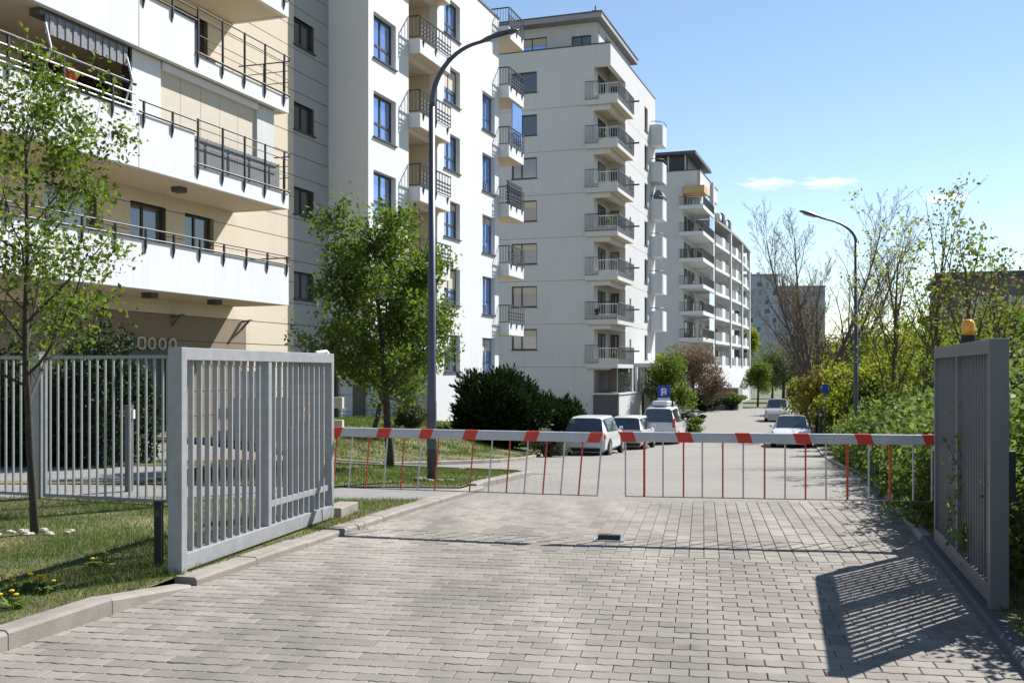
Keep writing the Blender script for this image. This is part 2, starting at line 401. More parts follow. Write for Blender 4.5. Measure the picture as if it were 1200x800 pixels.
def paver_mesh(w, l, wavy):
    """w across, l along; chamfered top"""
    def outline(ins):
        if not wavy: return [(-w/2+ins, -l/2+ins), (w/2-ins, -l/2+ins), (w/2-ins, l/2-ins), (-w/2+ins, l/2-ins)]
        xs = [-w/2+ins, -w*0.25, 0, w*0.25, w/2-ins]; g = [0.006, -0.006, 0.006, -0.006, 0.006]
        return [(x, -l/2+ins+d) for x, d in zip(xs, g)] + [(x, l/2-ins+d) for x, d in zip(xs[::-1], g[::-1])]
    lo = outline(0.0); hi = outline(0.0045); n = len(lo)
    vs = [(x, y, -0.034) for x, y in lo] + [(x, y, -0.0045) for x, y in lo] + [(x, y, 0.0) for x, y in hi]
    fs = [tuple(range(2*n, 3*n))]
    for i in range(n):
        j = (i+1) % n; fs += [(i, j, n+j, n+i), (n+i, n+j, 2*n+j, 2*n+i)]
    return vs, fs
rng = random.Random(4)
PW, PL, J = 0.205, 0.129, 0.0045
kinds = {'a': paver_mesh(PW, PL, False), 'b': paver_mesh(PW, PL, True), 'c': paver_mesh(PL, PW, False), 'd': paver_mesh(PL, (PW-J)/2, False)}
spots = []
def try_spot(a, b, k):
    X, Y = a*AX + b*BX
    if X < ledge(Y)-0.12 or X > redge(Y)+0.1 or Y > 13.35: return
    spots.append((X, Y, H(X, Y)+rng.uniform(-0.0025, 0.0015), k))
b = 3.6; r_ = 0
while b < 9.27:
    a = -5.0 + (r_ % 2)*(PW+J)/2
    while a < 5.6:
        try_spot(a + rng.uniform(-0.001, 0.001), b, 'b' if a < 1.25 + 0.15*math.sin(b*3) else 'a'); a += PW+J
    b += PL+J; r_ += 1
a = -5.0; r_ = 0
while a < 5.8:
    b = 9.276+PW/2 + (r_ % 2)*(PW+J)/2
    if r_ % 2: try_spot(a, 9.276+(PW-J)/4, 'd')
    while b < 14.2:
        try_spot(a, b, 'c'); b += PW+J
    a += PL+J; r_ += 1
def onscreen(s):
    px = CX + s[0]/s[1]*F; py = HY + (CH-s[2])/s[1]*F
    return -15 < px < 1215 and py < 806
near = sorted([s for s in spots if onscreen(s)], key=lambda s: s[1])[:300]; nearset = set(id(s) for s in near)
pmesh = {}
for k, (vs, fs) in kinds.items():
    m = bpy.data.meshes.new('paver'); m.from_pydata(vs, [], fs); m.update(); m.materials.append(MATS['paver']); pmesh[k] = m
for s in near:
    o = bpy.data.objects.new('paver', pmesh[s[3]]); col.objects.link(o); o.parent = drive
    o.location = s[:3]; o.rotation_euler = (rng.uniform(-.006, .006), rng.uniform(-.006, .006), -DA + rng.uniform(-.006, .006))
rest = MB()
for s in spots:
    if id(s) in nearset: continue
    vs, fs = kinds[s[3]]; rz = -DA + rng.uniform(-.006, .006); c_, s_ = math.cos(rz), math.sin(rz)
    rest.add([(s[0]+x*c_-y*s_, s[1]+x*s_+y*c_, s[2]+z) for x, y, z in vs], fs)
ro = rest.build('paver_field', 'paver', drive); ro['kind'] = 'stuff'
# gate stop block on the driveway
c = ground_px(714, 633)
st = empty('gate_stop', (c.x, c.y, 0), -DA, 'small dark metal gate stop set in the driveway', 'gate stop')
MB().box(-0.15, 0.15, -0.08, 0.08, 0.0, 0.012).build('base_plate', 'satin_steel', st)
MB().box(-0.11, 0.11, -0.03, 0.05, 0.012, 0.055).build('block', 'rail_dark', st, bevel=0.006)

# ------------------------------------------------------------------ kerbs
def kerb(label, pts, w, h, L, side=-1, chamfer_last=False, mat='kerb_stone'):
    """stones along a polyline; the line is the road edge, stones lie on its 'side'"""
    root = empty('kerb', (pts[0][0], pts[0][1], H(*pts[0])), 0, label, None, None, 'structure')
    P = [Vector((x, y)) for x, y in pts]; segs = [(P[i+1]-P[i]).length for i in range(len(P)-1)]; tot = sum(segs)
    def pos(s):
        for i, l in enumerate(segs):
            if s <= l or i == len(segs)-1: return P[i] + (P[i+1]-P[i])*(s/l)
            s -= l
    n = max(1, round(tot/L))
    for k in range(n):
        p = pos(tot*k/n); q = pos(tot*(k+1)/n); d = (q-p).normalized(); nn = Vector((-d.y, d.x))*(-side)
        p = p + d*0.004; q = q - d*0.004
        r0 = root.location
        def v(pt, off, z): return (pt.x+nn.x*off-r0.x, pt.y+nn.y*off-r0.y, H(pt.x, pt.y)+z-r0.z)
        dz = rng.uniform(-0.004, 0.004); ch = min(0.02, h*0.4)
        hq = 0.02 if (chamfer_last and k == n-1) else h
        prof = lambda hh: [(0, -0.1), (0, hh-ch), (-ch, hh), (-w, hh), (-w, -0.1)]
        vs = [v(p, o_, z+dz) for o_, z in prof(h)] + [v(q, o_, z+dz) for o_, z in prof(hq)]
        fs = [(0, 1, 2, 3, 4), (9, 8, 7, 6, 5)] + [(i, i+5, (i+1) % 5+5, (i+1) % 5) for i in range(5)]
        if side > 0: fs = [tuple(reversed(x)) for x in fs]
        MB().add(vs, fs).build('kerb_stone', mat, root)
    return root
# line = road edge; nn points into the road, stones extend away from it
kerb('raised beige kerb between lawn and driveway', [(float(ledge(y)), y) for y in (3.4, 5.0, 6.0, 7.0, 7.9)], 0.15, 0.115, 1.0, side=1, chamfer_last=True)
kerb('low flush kerb under the open left gate leaf', [(float(ledge(y)), y) for y in (7.95, 9.5, 11.0, 12.0, 13.1, 14.8)], 0.2, 0.062, 0.9, side=1)
isl = [(float(ledge(14.85))+0.0, 14.85), (-0.30, 15.4), (-0.10, 16.0), (0.20, 17), (0.47, 18), (0.40, 18.55), (0.10, 18.85), (-0.7, 19.0)]
kerb('curved kerb round the grass island', [(x-0.12, y) for x, y in isl], 0.14, 0.09, 0.55, side=1)
kerb('kerb along the foot of the grass bank', [(float(ledge(y)), y) for y in (26.1, 28, 30, 33, 38, 42, 50, 60, 70, 80, 96)], 0.13, 0.10, 1.0, side=1)
kerb('shaded kerb along the hedge', [(float(redge(y)), y) for y in np.arange(10.0, 60, 1.0)], 0.10, 0.055, 1.0, side=-1, mat='concrete')
kerb('dark ground rail under the shaded gate leaf', [(float(redge(y)), y) for y in np.arange(3.0, 10.1, 1.0)], 0.10, 0.062, 1.75, side=-1, mat='dark_plinth')
kerb('kerb between side road and grass bank', [(-12, 26.15), (-8, 26.12), (-3.3, 26.1)], 0.13, 0.1, 1.0, side=1)
kerb('kerb between grass island and side road', [(-0.95, 19.0), (-3, 19.0), (-5.4, 19.0)], 0.13, 0.08, 0.8, side=1)

# ------------------------------------------------------------------ gates
def gate_leaf(name, label, P0, P1, Ht, mids, nb, mat, low_rail, group=None):
    d = Vector((P1[0]-P0[0], P1[1]-P0[1])); L = d.length; rz = -math.atan2(d.x, d.y)
    root = empty(name, (P0[0], P0[1], 0), rz, label, 'gate')
    post = 0.12
    MB().box(-post/2, post/2, 0, 0.085, 0.03, Ht).build('end_post', mat, root, bevel=0.004)
    MB().box(-0.04, 0.04, L-0.07, L, 0.06, Ht).build('end_post', mat, root, bevel=0.004)
    MB().box(-0.05, 0.05, 0.086, L-0.071, Ht-0.10, Ht-0.001).build('top_rail', mat, root, bevel=0.004)
    MB().box(-0.05, 0.05, 0.086, L-0.071, 0.075, 0.205).build('bottom_rail', mat, root, bevel=0.004)
    for m in mids: MB().box(-0.045, 0.045, m-0.035, m+0.035, 0.206, Ht-0.101).build('mullion', mat, root, bevel=0.003)
    if low_rail: MB().box(-0.02, 0.02, mids[-1]+0.036, L-0.071, 0.37, 0.43).build('low_rail', mat, root, bevel=0.003)
    me = MB().box(-0.021, 0.021, -0.010, 0.010, 0.2055, Ht-0.1005).mesh('bar'); me.materials.append(MATS[mat])
    bays = [0.085] + list(mids) + [L-0.07]
    for i in range(len(bays)-1):
        a, b_ = bays[i]+0.03, bays[i+1]-0.03
        for k in range(nb):
            o = bpy.data.objects.new('bar', me); col.objects.link(o); o.parent = root
            o.location = (0, a + (b_-a)*(k+1)/(nb+1), 0)
    for yy in (0.35, L-0.35):
        MB().tube([(-0.02, yy, 0.045), (0.02, yy, 0.045)], 0.045, 14).build('roller', 'black', root)
    return root, L
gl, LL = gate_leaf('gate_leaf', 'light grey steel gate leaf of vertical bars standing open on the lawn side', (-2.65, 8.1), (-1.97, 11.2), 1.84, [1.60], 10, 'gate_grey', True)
MB().box(-0.10, -0.065, LL-0.10, LL-0.06, 1.0, 1.25).build('lock_plate', 'gate_grey', gl)
MB().tube([(-0.02, LL-0.35, 1.845), (0.03, LL-0.2, 1.86), (0.0, LL-0.08, 1.845)], 0.02, 8).build('top_guide', 'plate_white', gl)
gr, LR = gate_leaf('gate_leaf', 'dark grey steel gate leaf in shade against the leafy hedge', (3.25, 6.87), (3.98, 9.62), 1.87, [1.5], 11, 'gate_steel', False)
MB().box(0.062, 0.10, 0.0, 0.06, 0.78, 1.12).build('lock_box', 'black', gr, bevel=0.004)

# concrete foot under the far end of the left leaf
MB().box(-0.12, 0.12, -0.28, 0.28, 0.03, 0.16).build('x', 'kerb_stone', None, bevel=0.012)
fo = bpy.data.objects['x']; fo.name = 'concrete_block'; fo.location = (-1.93, 11.55, 0); fo.rotation_euler = (0, 0, -R(11))
tag(fo, 'low concrete block at the far end of the light grey gate leaf', 'block')

# dark short post at the near gate corner
c = ground_px(186, 672)
ph = empty('short_post', (c.x, c.y, 0.05), 0, 'short black post on the lawn edge by the light grey gate leaf', 'post')
MB().box(-0.03, 0.03, -0.03, 0.03, -0.05, 0.53).build('post', 'black', ph, bevel=0.004)
MB().box(-0.034, 0.034, -0.034, 0.034, 0.53, 0.545).build('cap', 'black', ph)
MB().box(-0.02, 0.02, -0.036, -0.031, 0.42, 0.48).build('lens', 'glass_dark', ph)

# ------------------------------------------------------------------ bar fences
def fence(label, P0, P1, Ht, posts, pitch, mat, z0=0.05):
    d = Vector((P1[0]-P0[0], P1[1]-P0[1])); L = d.length
    root = empty('bar_fence', (P0[0], P0[1], 0), math.atan2(d.y, d.x), label, 'fence')
    pm_ = MB().box(-0.05, 0.05, -0.06, 0.06, 0.0, Ht).mesh('post'); pm_.materials.append(MATS[mat])
    cm_ = MB().box(-0.056, 0.056, -0.066, 0.066, Ht, Ht+0.012).mesh('cap'); cm_.materials.append(MATS[mat])
    bm_ = MB().box(-0.011, 0.011, -0.011, 0.011, 0.12, Ht-0.075).mesh('bar'); bm_.materials.append(MATS[mat])
    hm_ = MB().box(-0.012, 0.012, -0.075, -0.061, 0.0, 0.05).mesh('bracket'); hm_.materials.append(MATS['black'])
    for s in posts:
        o = bpy.data.objects.new('post', pm_); col.objects.link(o); o.parent = root; o.location = (s, 0, 0)
        q = bpy.data.objects.new('cap', cm_); col.objects.link(q); q.parent = o
        for zz in (0.45, Ht-0.35):
            q = bpy.data.objects.new('bracket', hm_); col.objects.link(q); q.parent = o; q.location = (0, 0, zz)
    for s0, s1 in zip(posts[:-1], posts[1:]):
        a, b_ = s0+0.075, s1-0.075
        MB().box(a, b_, -0.02, 0.02, Ht-0.075, Ht-0.035).build('top_rail', mat, root)
        MB().box(a, b_, -0.02, 0.02, 0.08, 0.12).build('bottom_rail', mat, root)
        for s in (a+0.02, b_-0.02): MB().box(s-0.02, s+0.02, -0.018, 0.018, 0.1201, Ht-0.0751).build('stile', mat, root)
        n = int((b_-a-0.08)/pitch)
        for k in range(n):
            o = bpy.data.objects.new('bar', bm_); col.objects.link(o); o.parent = root
            o.location = (a+0.04 + (b_-a-0.08)*(k+0.5)/n, 0, 0)
    return root
fence('grey bar fence with tall posts behind the young tree', (-4.02, 12.3), (-9.6, 14.3), 1.88, [0.0, 2.06, 4.0, 5.9], 0.116, 'gate_grey')
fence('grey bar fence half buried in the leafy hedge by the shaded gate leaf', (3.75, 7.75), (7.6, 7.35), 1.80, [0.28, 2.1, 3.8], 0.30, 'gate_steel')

# intercom post seen through the fence
ip = empty('intercom_post', (-5.2, 14.0, 0.05), 0, 'slim grey post with a white reader behind the bar fence', 'post')
MB().box(-0.045, 0.045, -0.045, 0.045, -0.05, 1.12).build('post', 'rail_grey', ip, bevel=0.005)
MB().box(-0.05, 0.05, -0.05, 0.05, 1.12, 1.14).build('cap', 'rail_grey', ip)
MB().box(0.046, 0.075, -0.04, 0.02, 0.96, 1.08).build('reader', 'plate_white', ip)

# ------------------------------------------------------------------ barriers
def barrier(label, piv, tipp, marks, rods, zb0, lean, beacon_z, gtxt, dirx):
    root = empty('barrier_gate', (piv[0], piv[1], 0), 0, label, 'barrier')
    p = Vector((0, 0, piv[2])); q = Vector((tipp[0]-piv[0], tipp[1]-piv[1], tipp[2])); d = (q-p)
    dn = Vector((d.x, d.y, 0)).normalized(); nrm = Vector((dn.y, -dn.x, 0))
    if nrm.y > 0: nrm = -nrm
    # cabinet stands beyond the pivot
    cx = -dn*0.18
    cb = MB().box(-0.17, 0.17, -0.14, 0.14, 0.03, 1.02).build('cabinet', 'rail_grey', root, bevel=0.012)
    cb.location = cx; cb.rotation_euler = (0, 0, math.atan2(dn.y, dn.x))
    MB().box(-0.12, 0.12, -0.143, -0.1401, 0.2, 0.85).build('service_door', 'rail_grey', cb)
    if beacon_z > 1.2: MB().tube([cx+Vector((0, 0, 1.02)), cx+Vector((0, 0, beacon_z-0.14))], 0.028, 10).build('beacon_pole', 'black', root)
    MB().lathe([(0.065, beacon_z-0.14), (0.07, beacon_z-0.10), (0.07, beacon_z-0.03), (0.06, beacon_z-0.03)], 16, cx).build('beacon_base', 'black', root, smooth=False)
    MB().lathe([(0.058, beacon_z-0.03), (0.062, beacon_z+0.02), (0.06, beacon_z+0.08), (0.045, beacon_z+0.115), (0.015, beacon_z+0.125)], 16, cx).build('beacon_lens', 'beacon', root, smooth=True)
    bo = MB().bar(p, q, 0.045, 0.10); boom = bo.build('boom', 'boom_white', root, bevel=0.012)
    MB().bar(p-dn*0.25, p+dn*0.05, 0.06, 0.15).build('boom_clamp', 'rail_grey', root, bevel=0.008)
    def along(px):           # parameter on the boom seen at this photo column
        k = (px-CX)/F; return (k*piv[1]-piv[0])/(d.x - k*d.y)
    for x0, x1 in marks:
        t0, t1 = along(x0), along(x1)
        A, B = p + d*t0, p + d*t1
        sk = dn*0.018*dirx; up = Vector((0, 0, 0.0508)); off = nrm*0.0240
        vs = [A-up-sk+off, B-up-sk+off, B+up+sk+off, A+up+sk+off]
        vs += [v_-nrm*0.048 for v_ in vs]
        MB().add(vs, [(0, 1, 2, 3), (7, 6, 5, 4), (0, 4, 5, 1), (2, 6, 7, 3), (1, 5, 6, 2), (3, 7, 4, 0)]).build('red_mark', 'boom_red', boom)
    bots = []
    for px, colr in rods:
        t = along(px); A = p + d*t - Vector((0, 0, 0.05)); Bm = Vector((A.x, A.y, 0)) + dn*lean + Vector((0, 0, zb0))
        if not colr.endswith('x'): bots.append(Bm)
        MB().tube([A, Bm], 0.0085 if not colr.startswith('R') else 0.012, 8).build('hanging_rod', 'rod_red' if colr[0] in 'rR' else 'rod_white', boom)
    bots.sort(key=lambda v_: (v_-q).length)
    MB().tube([bots[0]-Vector((0, 0, .005)), bots[-1]-Vector((0, 0, .005))], 0.005, 6).build('bottom_wire', 'rail_grey', boom)
    return root
pv = at(384, 505.5, 11.35); tp = at(707, 512.5, 10.52)
barrier('red and white barrier boom reaching out from the light grey gate leaf side', (pv.x-0.1, pv.y+0.02, pv.z), tp,
        [(391, 401), (443, 458), (493, 507), (544, 559), (616, 631), (690, 705)],
        [(395, 'r'), (413, 'w'), (433, 'r'), (454, 'w'), (474, 'r'), (494, 'w'), (514, 'r'), (555, 'r'), (577, 'w'), (598, 'r'), (619, 'w'), (641, 'r'), (662, 'w'), (683, 'r'), (705, 'w')],
        0.385, -0.045, 1.12, 'barrier', 1)
pv = at(1112, 515.5, 10.05); tp = at(727, 511.5, 10.5)
barrier('red and white barrier boom reaching out from the leafy hedge side', (pv.x, pv.y, pv.z), tp,
        [(727, 744), (793, 811), (863, 880), (931, 949), (1003, 1022), (1082, 1100)],
        [(733, 'w'), (755, 'R'), (777, 'w'), (801, 'r'), (823, 'w'), (847, 'r'), (871, 'w'), (896, 'r'), (920, 'w'), (944, 'r'), (968, 'w'), (993, 'R'), (1018, 'w'), (1043, 'R'), (1070, 'w'), (1092, 'w')],
        0.385, 0.0, 2.03, 'barrier', 1)

# ------------------------------------------------------------------ street lamps
def lamp(label, base, h, reach, sgn, r0, drop, group='street lamps'):
    root = empty('street_lamp', base, 0, label, 'street lamp', group)
    MB().lathe([(r0*1.9, -0.05), (r0*1.9, 0.03), (r0*1.5, 0.05)], 20).build('base_plate', 'kerb_stone', root)
    hb = h - drop
    MB().lathe([(r0, 0.0), (r0, 1.25), (r0*0.92, 1.3), (r0*0.62, hb)], 16).build('pole', 'lamp_metal', root, smooth=True)
    pts = []; 
    for k in range(13):
        t = k/12; ang = t*R(72)
        pts.append((sgn*reach*0.95*(1-math.cos(ang))/(1-math.cos(R(72)))*0.8, 0, hb + (h-hb)*0.84*math.sin(ang)/math.sin(R(72))))
    e = Vector(pts[-1]); dd = Vector((sgn*math.cos(R(17)), 0, math.sin(R(17))))
    pts.append(tuple(e + dd*reach*0.2))
    MB().tube(pts, [r0*0.6-(r0*0.25)*i/13 for i in range(14)], 12).build('arm', 'lamp_metal', root, smooth=True)
    e = Vector(pts[-1]); up = Vector((-dd.z*sgn, 0, abs(dd.x)))
    prof = [(0.0, 0.035), (0.1, 0.065), (0.28, 0.085), (0.48, 0.075), (0.58, 0.04), (0.61, 0.01)]
    n = 14; vs = []; fs = []
    for s_, w in prof:
        for k in range(n):
            a_ = 2*math.pi*k/n; vs.append(e + dd*(s_-0.04) + Vector((0, 1, 0))*w*1.25*math.cos(a_) + up*(w*(0.75 if math.sin(a_) > 0 else 0.35))*math.sin(a_))
    for i in range(len(prof)-1):
        for k in range(n): fs.append((i*n+k, i*n+(k+1) % n, (i+1)*n+(k+1) % n, (i+1)*n+k))
    fs += [tuple(range(n-1, -1, -1)), tuple((len(prof)-1)*n+k for k in range(n))]
    hd = MB().add(vs, fs).build('lamp_head', 'lamp_metal', root, smooth=True)
    vs = [e + dd*s_ + Vector((0, w, 0)) - up*zz for s_, w, zz in ((0.1, -0.06, .028), (0.1, 0.06, .028), (0.42, 0.08, .036), (0.42, -0.08, .036))]
    vs += [v_ - up*0.012 for v_ in vs]
    MB().add(vs, [(0, 1, 2, 3), (7, 6, 5, 4), (0, 4, 5, 1), (2, 6, 7, 3), (1, 5, 6, 2), (3, 7, 4, 0)]).build('diffuser', 'lamp_glass', hd)
    MB().box(-0.05, 0.05, -r0*1.02, -r0*0.9, 0.55, 0.95).build('access_door', 'lamp_metal', root)
    return root
c = ground_px(506, 567); LAMP1 = c
hh = CH - (38-HY)/F*c.y - c.z
lamp('tall dark lamp post on the grass island with arm over the street', c, hh, 0.84, 1, 0.074, 1.15)
Y = 28.0; X = (1003-CX)/F*Y
lamp('thin dark lamp post behind the hedge before the yellow green shrubs', (X, Y, H(X, Y)), CH-(252-HY)/F*Y-H(X, Y), 1.05, -1, 0.07, 0.75)
for k in range(7):
    an = rng.uniform(0, 6.28); rr = rng.uniform(0.16, 0.3); sx, sy = LAMP1.x+rr*math.cos(an), LAMP1.y+rr*math.sin(an)
    s_ = rng.uniform(0.05, 0.11)
    m_ = MB().lathe([(s_*0.8, -0.03), (s_, s_*0.2), (s_*0.7, s_*0.5), (s_*0.2, s_*0.6)], 7)
    o = m_.build('field_stone', 'kerb_stone'); o.location = (sx, sy, H(sx, sy)+0.05); o.rotation_euler = (0, 0, an)
    tag(o, 'pale stone at the foot of the tall dark lamp post', 'stone', 'stones round the lamp post')

# ------------------------------------------------------------------ buildings
TH = R(-19.1)                                        # street grid: local x = away from the facade, local y = along the street
UX = Vector((math.cos(TH), math.sin(TH), 0)); UY = Vector((-math.sin(TH), math.cos(TH), 0))
OB = Vector((-5.2, 37.3, 0))

class Plane:
    """a wall plane in a building's local frame: a along, b up, c outwards"""
    def __init__(s, o, a, n): s.o = Vector(o); s.a = Vector(a); s.n = Vector(n)
    def p(s, a, b, c=0.0): return s.o + s.a*a + Vector((0, 0, b)) + s.n*c
    def box(s, m, a0, a1, b0, b1, c0, c1):
        P = s.p; vs = [P(a0,b0,c0),P(a1,b0,c0),P(a1,b1,c0),P(a0,b1,c0),P(a0,b0,c1),P(a1,b0,c1),P(a1,b1,c1),P(a0,b1,c1)]
        fs = [(3,2,1,0),(4,5,6,7),(0,1,5,4),(1,2,6,5),(2,3,7,6),(3,0,4,7)]
        if s.a.cross(Vector((0, 0, 1))).dot(s.n) < 0: fs = [tuple(reversed(f)) for f in fs]
        m.add(vs, fs); return m

def wall(root, name, pl, a0, a1, b0, b1, holes, mat, th=0.30, c=0.0):
    """a wall slab with real openings"""
    hs = [h for h in holes if h[0] < a1-1e-4 and h[1] > a0+1e-4 and h[2] < b1-1e-4 and h[3] > b0+1e-4]
    A = sorted(set([a0, a1] + [min(max(x, a0), a1) for h in hs for x in h[:2]]))
    B = sorted(set([b0, b1] + [min(max(x, b0), b1) for h in hs for x in h[2:4]]))
    na, nb = len(A)-1, len(B)-1
    def solid(i, j):
        if i < 0 or j < 0 or i >= na or j >= nb: return False
        ca, cb = (A[i]+A[i+1])/2, (B[j]+B[j+1])/2
        return not any(h[0] < ca < h[1] and h[2] < cb < h[3] for h in hs)
    P = pl.p; flip = pl.a.cross(Vector((0, 0, 1))).dot(pl.n) < 0
    comp = {}; nc = 0                      # every separate piece of wall becomes a part of its own
    for i in range(na):
        for j in range(nb):
            if solid(i, j) and (i, j) not in comp:
                st_ = [(i, j)]; comp[(i, j)] = nc
                while st_:
                    x, y = st_.pop()
                    for e in ((x+1, y), (x-1, y), (x, y+1), (x, y-1)):
                        if e not in comp and solid(*e): comp[e] = nc; st_.append(e)
                nc += 1
    ms = [MB() for _ in range(nc)]
    for i in range(na):
        for j in range(nb):
            if not solid(i, j): continue
            m = ms[comp[(i, j)]]
            def q(*vs): m.add(vs, [(3, 2, 1, 0) if flip else (0, 1, 2, 3)])
            q(P(A[i],B[j],c), P(A[i+1],B[j],c), P(A[i+1],B[j+1],c), P(A[i],B[j+1],c))
            if not solid(i-1, j): q(P(A[i],B[j],c-th), P(A[i],B[j],c), P(A[i],B[j+1],c), P(A[i],B[j+1],c-th))
            if not solid(i+1, j): q(P(A[i+1],B[j],c), P(A[i+1],B[j],c-th), P(A[i+1],B[j+1],c-th), P(A[i+1],B[j+1],c))
            if not solid(i, j-1): q(P(A[i],B[j],c-th), P(A[i+1],B[j],c-th), P(A[i+1],B[j],c), P(A[i],B[j],c))
            if not solid(i, j+1): q(P(A[i],B[j+1],c), P(A[i+1],B[j+1],c), P(A[i+1],B[j+1],c-th), P(A[i],B[j+1],c-th))
    return [m.build(name, mat, root) for m in ms]

wrng = random.Random(77)
def window(root, pl, h, inset=0.16, frame='frame_dark', glass='glass_dark', split=(), trans=(), sill=True, fw=0.06, name='window', blind=0.0):
    a0, a1, b0, b1 = h[:4]; m = MB(); c0, c1 = -inset-0.07, -inset
    pl.box(m, a0, a0+fw, b0, b1, c0, c1); pl.box(m, a1-fw, a1, b0, b1, c0, c1)
    pl.box(m, a0+fw, a1-fw, b0, b0+fw, c0, c1); pl.box(m, a0+fw, a1-fw, b1-fw, b1, c0, c1)
    for s in split: x = a0+(a1-a0)*s; pl.box(m, x-fw*0.6, x+fw*0.6, b0+fw, b1-fw, c0+.003, c1-.003)
    for s in trans: z = b0+(b1-b0)*s; pl.box(m, a0+fw, a1-fw, z-fw*0.6, z+fw*0.6, c0+.006, c1-.006)
    w = m.build(name, frame, root)
    if glass == 'glass_dark': glass = wrng.choice(['glass_dark', 'glass_dark', 'glass_mid', 'glass_curtain'])
    if glass in ('glass_sky',) and not blind and wrng.random() < 0.4: blind = wrng.choice([0.2, 0.35, 0.55])
    xs = [a0] + [a0+(a1-a0)*s for s in split] + [a1]; zs = [b0] + [b0+(b1-b0)*s for s in trans] + [b1]
    for i in range(len(xs)-1):
        for j in range(len(zs)-1):
            pl.box(mm := MB(), xs[i]+0.01, xs[i+1]-0.01, zs[j]+0.01, zs[j+1]-0.01, c0+0.015, c0+0.035); mm.build('pane', glass, w)
    if blind: pl.box(mm := MB(), a0+fw, a1-fw, b1-(b1-b0)*blind, b1-fw, c0+0.04, c0+0.055); mm.build('blind', 'screen_cream', w)
    if sill: pl.box(mm := MB(), a0-0.05, a1+0.05, b0-0.05, b0-0.002, -inset, 0.07); mm.build('sill', 'frame_dark', w)
    return w

def bars_rail(pl, a0, a1, z0, z1, c, pitch, sides=None, topw=0.05, barw=0.018):
    m = MB(); pl.box(m, a0, a1, z1-topw, z1, c-0.025, c+0.025); pl.box(m, a0, a1, z0, z0+0.035, c-0.015, c+0.015)
    n = max(1, int((a1-a0)/pitch))
    for k in range(n+1):
        x = a0 + (a1-a0)*k/n; w = 0.025 if k in (0, n) else barw/2
        pl.box(m, max(a0, x-w), min(a1, x+w), z0+0.035, z1-topw, c-0.011, c+0.011)
    return m

# ---------------- building A: cream wall with long white balconies
A0 = OB + UX*(-1.62)
bA = empty('apartment_building', A0, TH, 'cream panelled apartment block with long white balconies behind the bar fence', 'building')
pA = Plane((0, 0, 0), (0, 1, 0), (1, 0, 0))
FL = 2.93; SL = [3.66 + FL*k for k in range(4)]          # slab undersides
holesA = []
for k in range(-1, 4): holesA.append((-2.42, -1.05, 10.02+FL*(k-2), 10.97+FL*(k-2)))
doorA = [(-8.4, -7.0, 3.95, 6.25), (-10.75, -9.25, 4.75, 6.25), (-13.8, -12.0, 4.75, 6.25)]
upA = [(-8.9, -7.3, 9.85, 12.1), (-14.5, -11.4, 6.95, 9.2), (-12.6, -10.4, 9.85, 12.1), (-18.5, -16, 6.95, 9.2), (-18, -15.4, 9.85, 12.1)]
grd = [(-12.9, -9.15, -0.15, 2.05), (-16.6, -15.5, 1.2, 2.5)]
allA = holesA + doorA + upA + grd
z = -0.4
while z < 16.2:
    z1 = min(z + FL/4, 16.3)
    wall(bA, 'wall_panel', pA, -2.42, 0, z+0.012, z1-0.012, allA, 'grey_panel', 0.3)
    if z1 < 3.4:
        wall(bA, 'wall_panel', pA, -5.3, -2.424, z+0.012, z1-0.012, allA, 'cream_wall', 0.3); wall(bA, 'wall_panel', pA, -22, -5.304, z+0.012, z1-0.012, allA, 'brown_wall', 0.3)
    else: wall(bA, 'wall_panel', pA, -22, -2.424, z+0.012, z1-0.012, allA, 'cream_wall', 0.3)
    z = z1
wall(bA, 'wall_core', pA, -22, 0, -0.4, 16.3, allA, 'joint', 0.27, -0.025)
MB().box(-12, -0.31, -22, -0.02, -0.4, 16.3).build('rear_mass', 'interior', bA)
MB().box(-12.2, 0.05, -22.2, -0.0, 16.32, 16.6).build('roof', 'roof_grey', bA)
for h in holesA: window(bA, pA, h, inset=0.12, split=(0.5,))
for h in doorA: window(bA, pA, h, inset=0.15, split=(0.45,), sill=h[2] > 4.5)
for h in upA: window(bA, pA, h, inset=0.15, split=(0.33, 0.66), sill=False)
window(bA, pA, grd[1], inset=0.1, split=(0.5,))
# ground-floor roller door made of slats
gd = MB(); pA.box(gd, -12.9, -9.15, -0.15, 2.05, -0.28, -0.22); gdo = gd.build('garage_door', 'rail_grey', bA)
for k in range(11):
    zz = -0.14 + k*0.199; pA.box(mm := MB(), -12.88, -9.17, zz+0.006, zz+0.193, -0.22, -0.20); mm.build('slat', 'rail_grey', gdo)
pA.box(mm := MB(), -13.1, -8.95, 2.06, 2.2, 0.01, 0.22); mm.build('door_lintel', 'dark_plinth', bA)
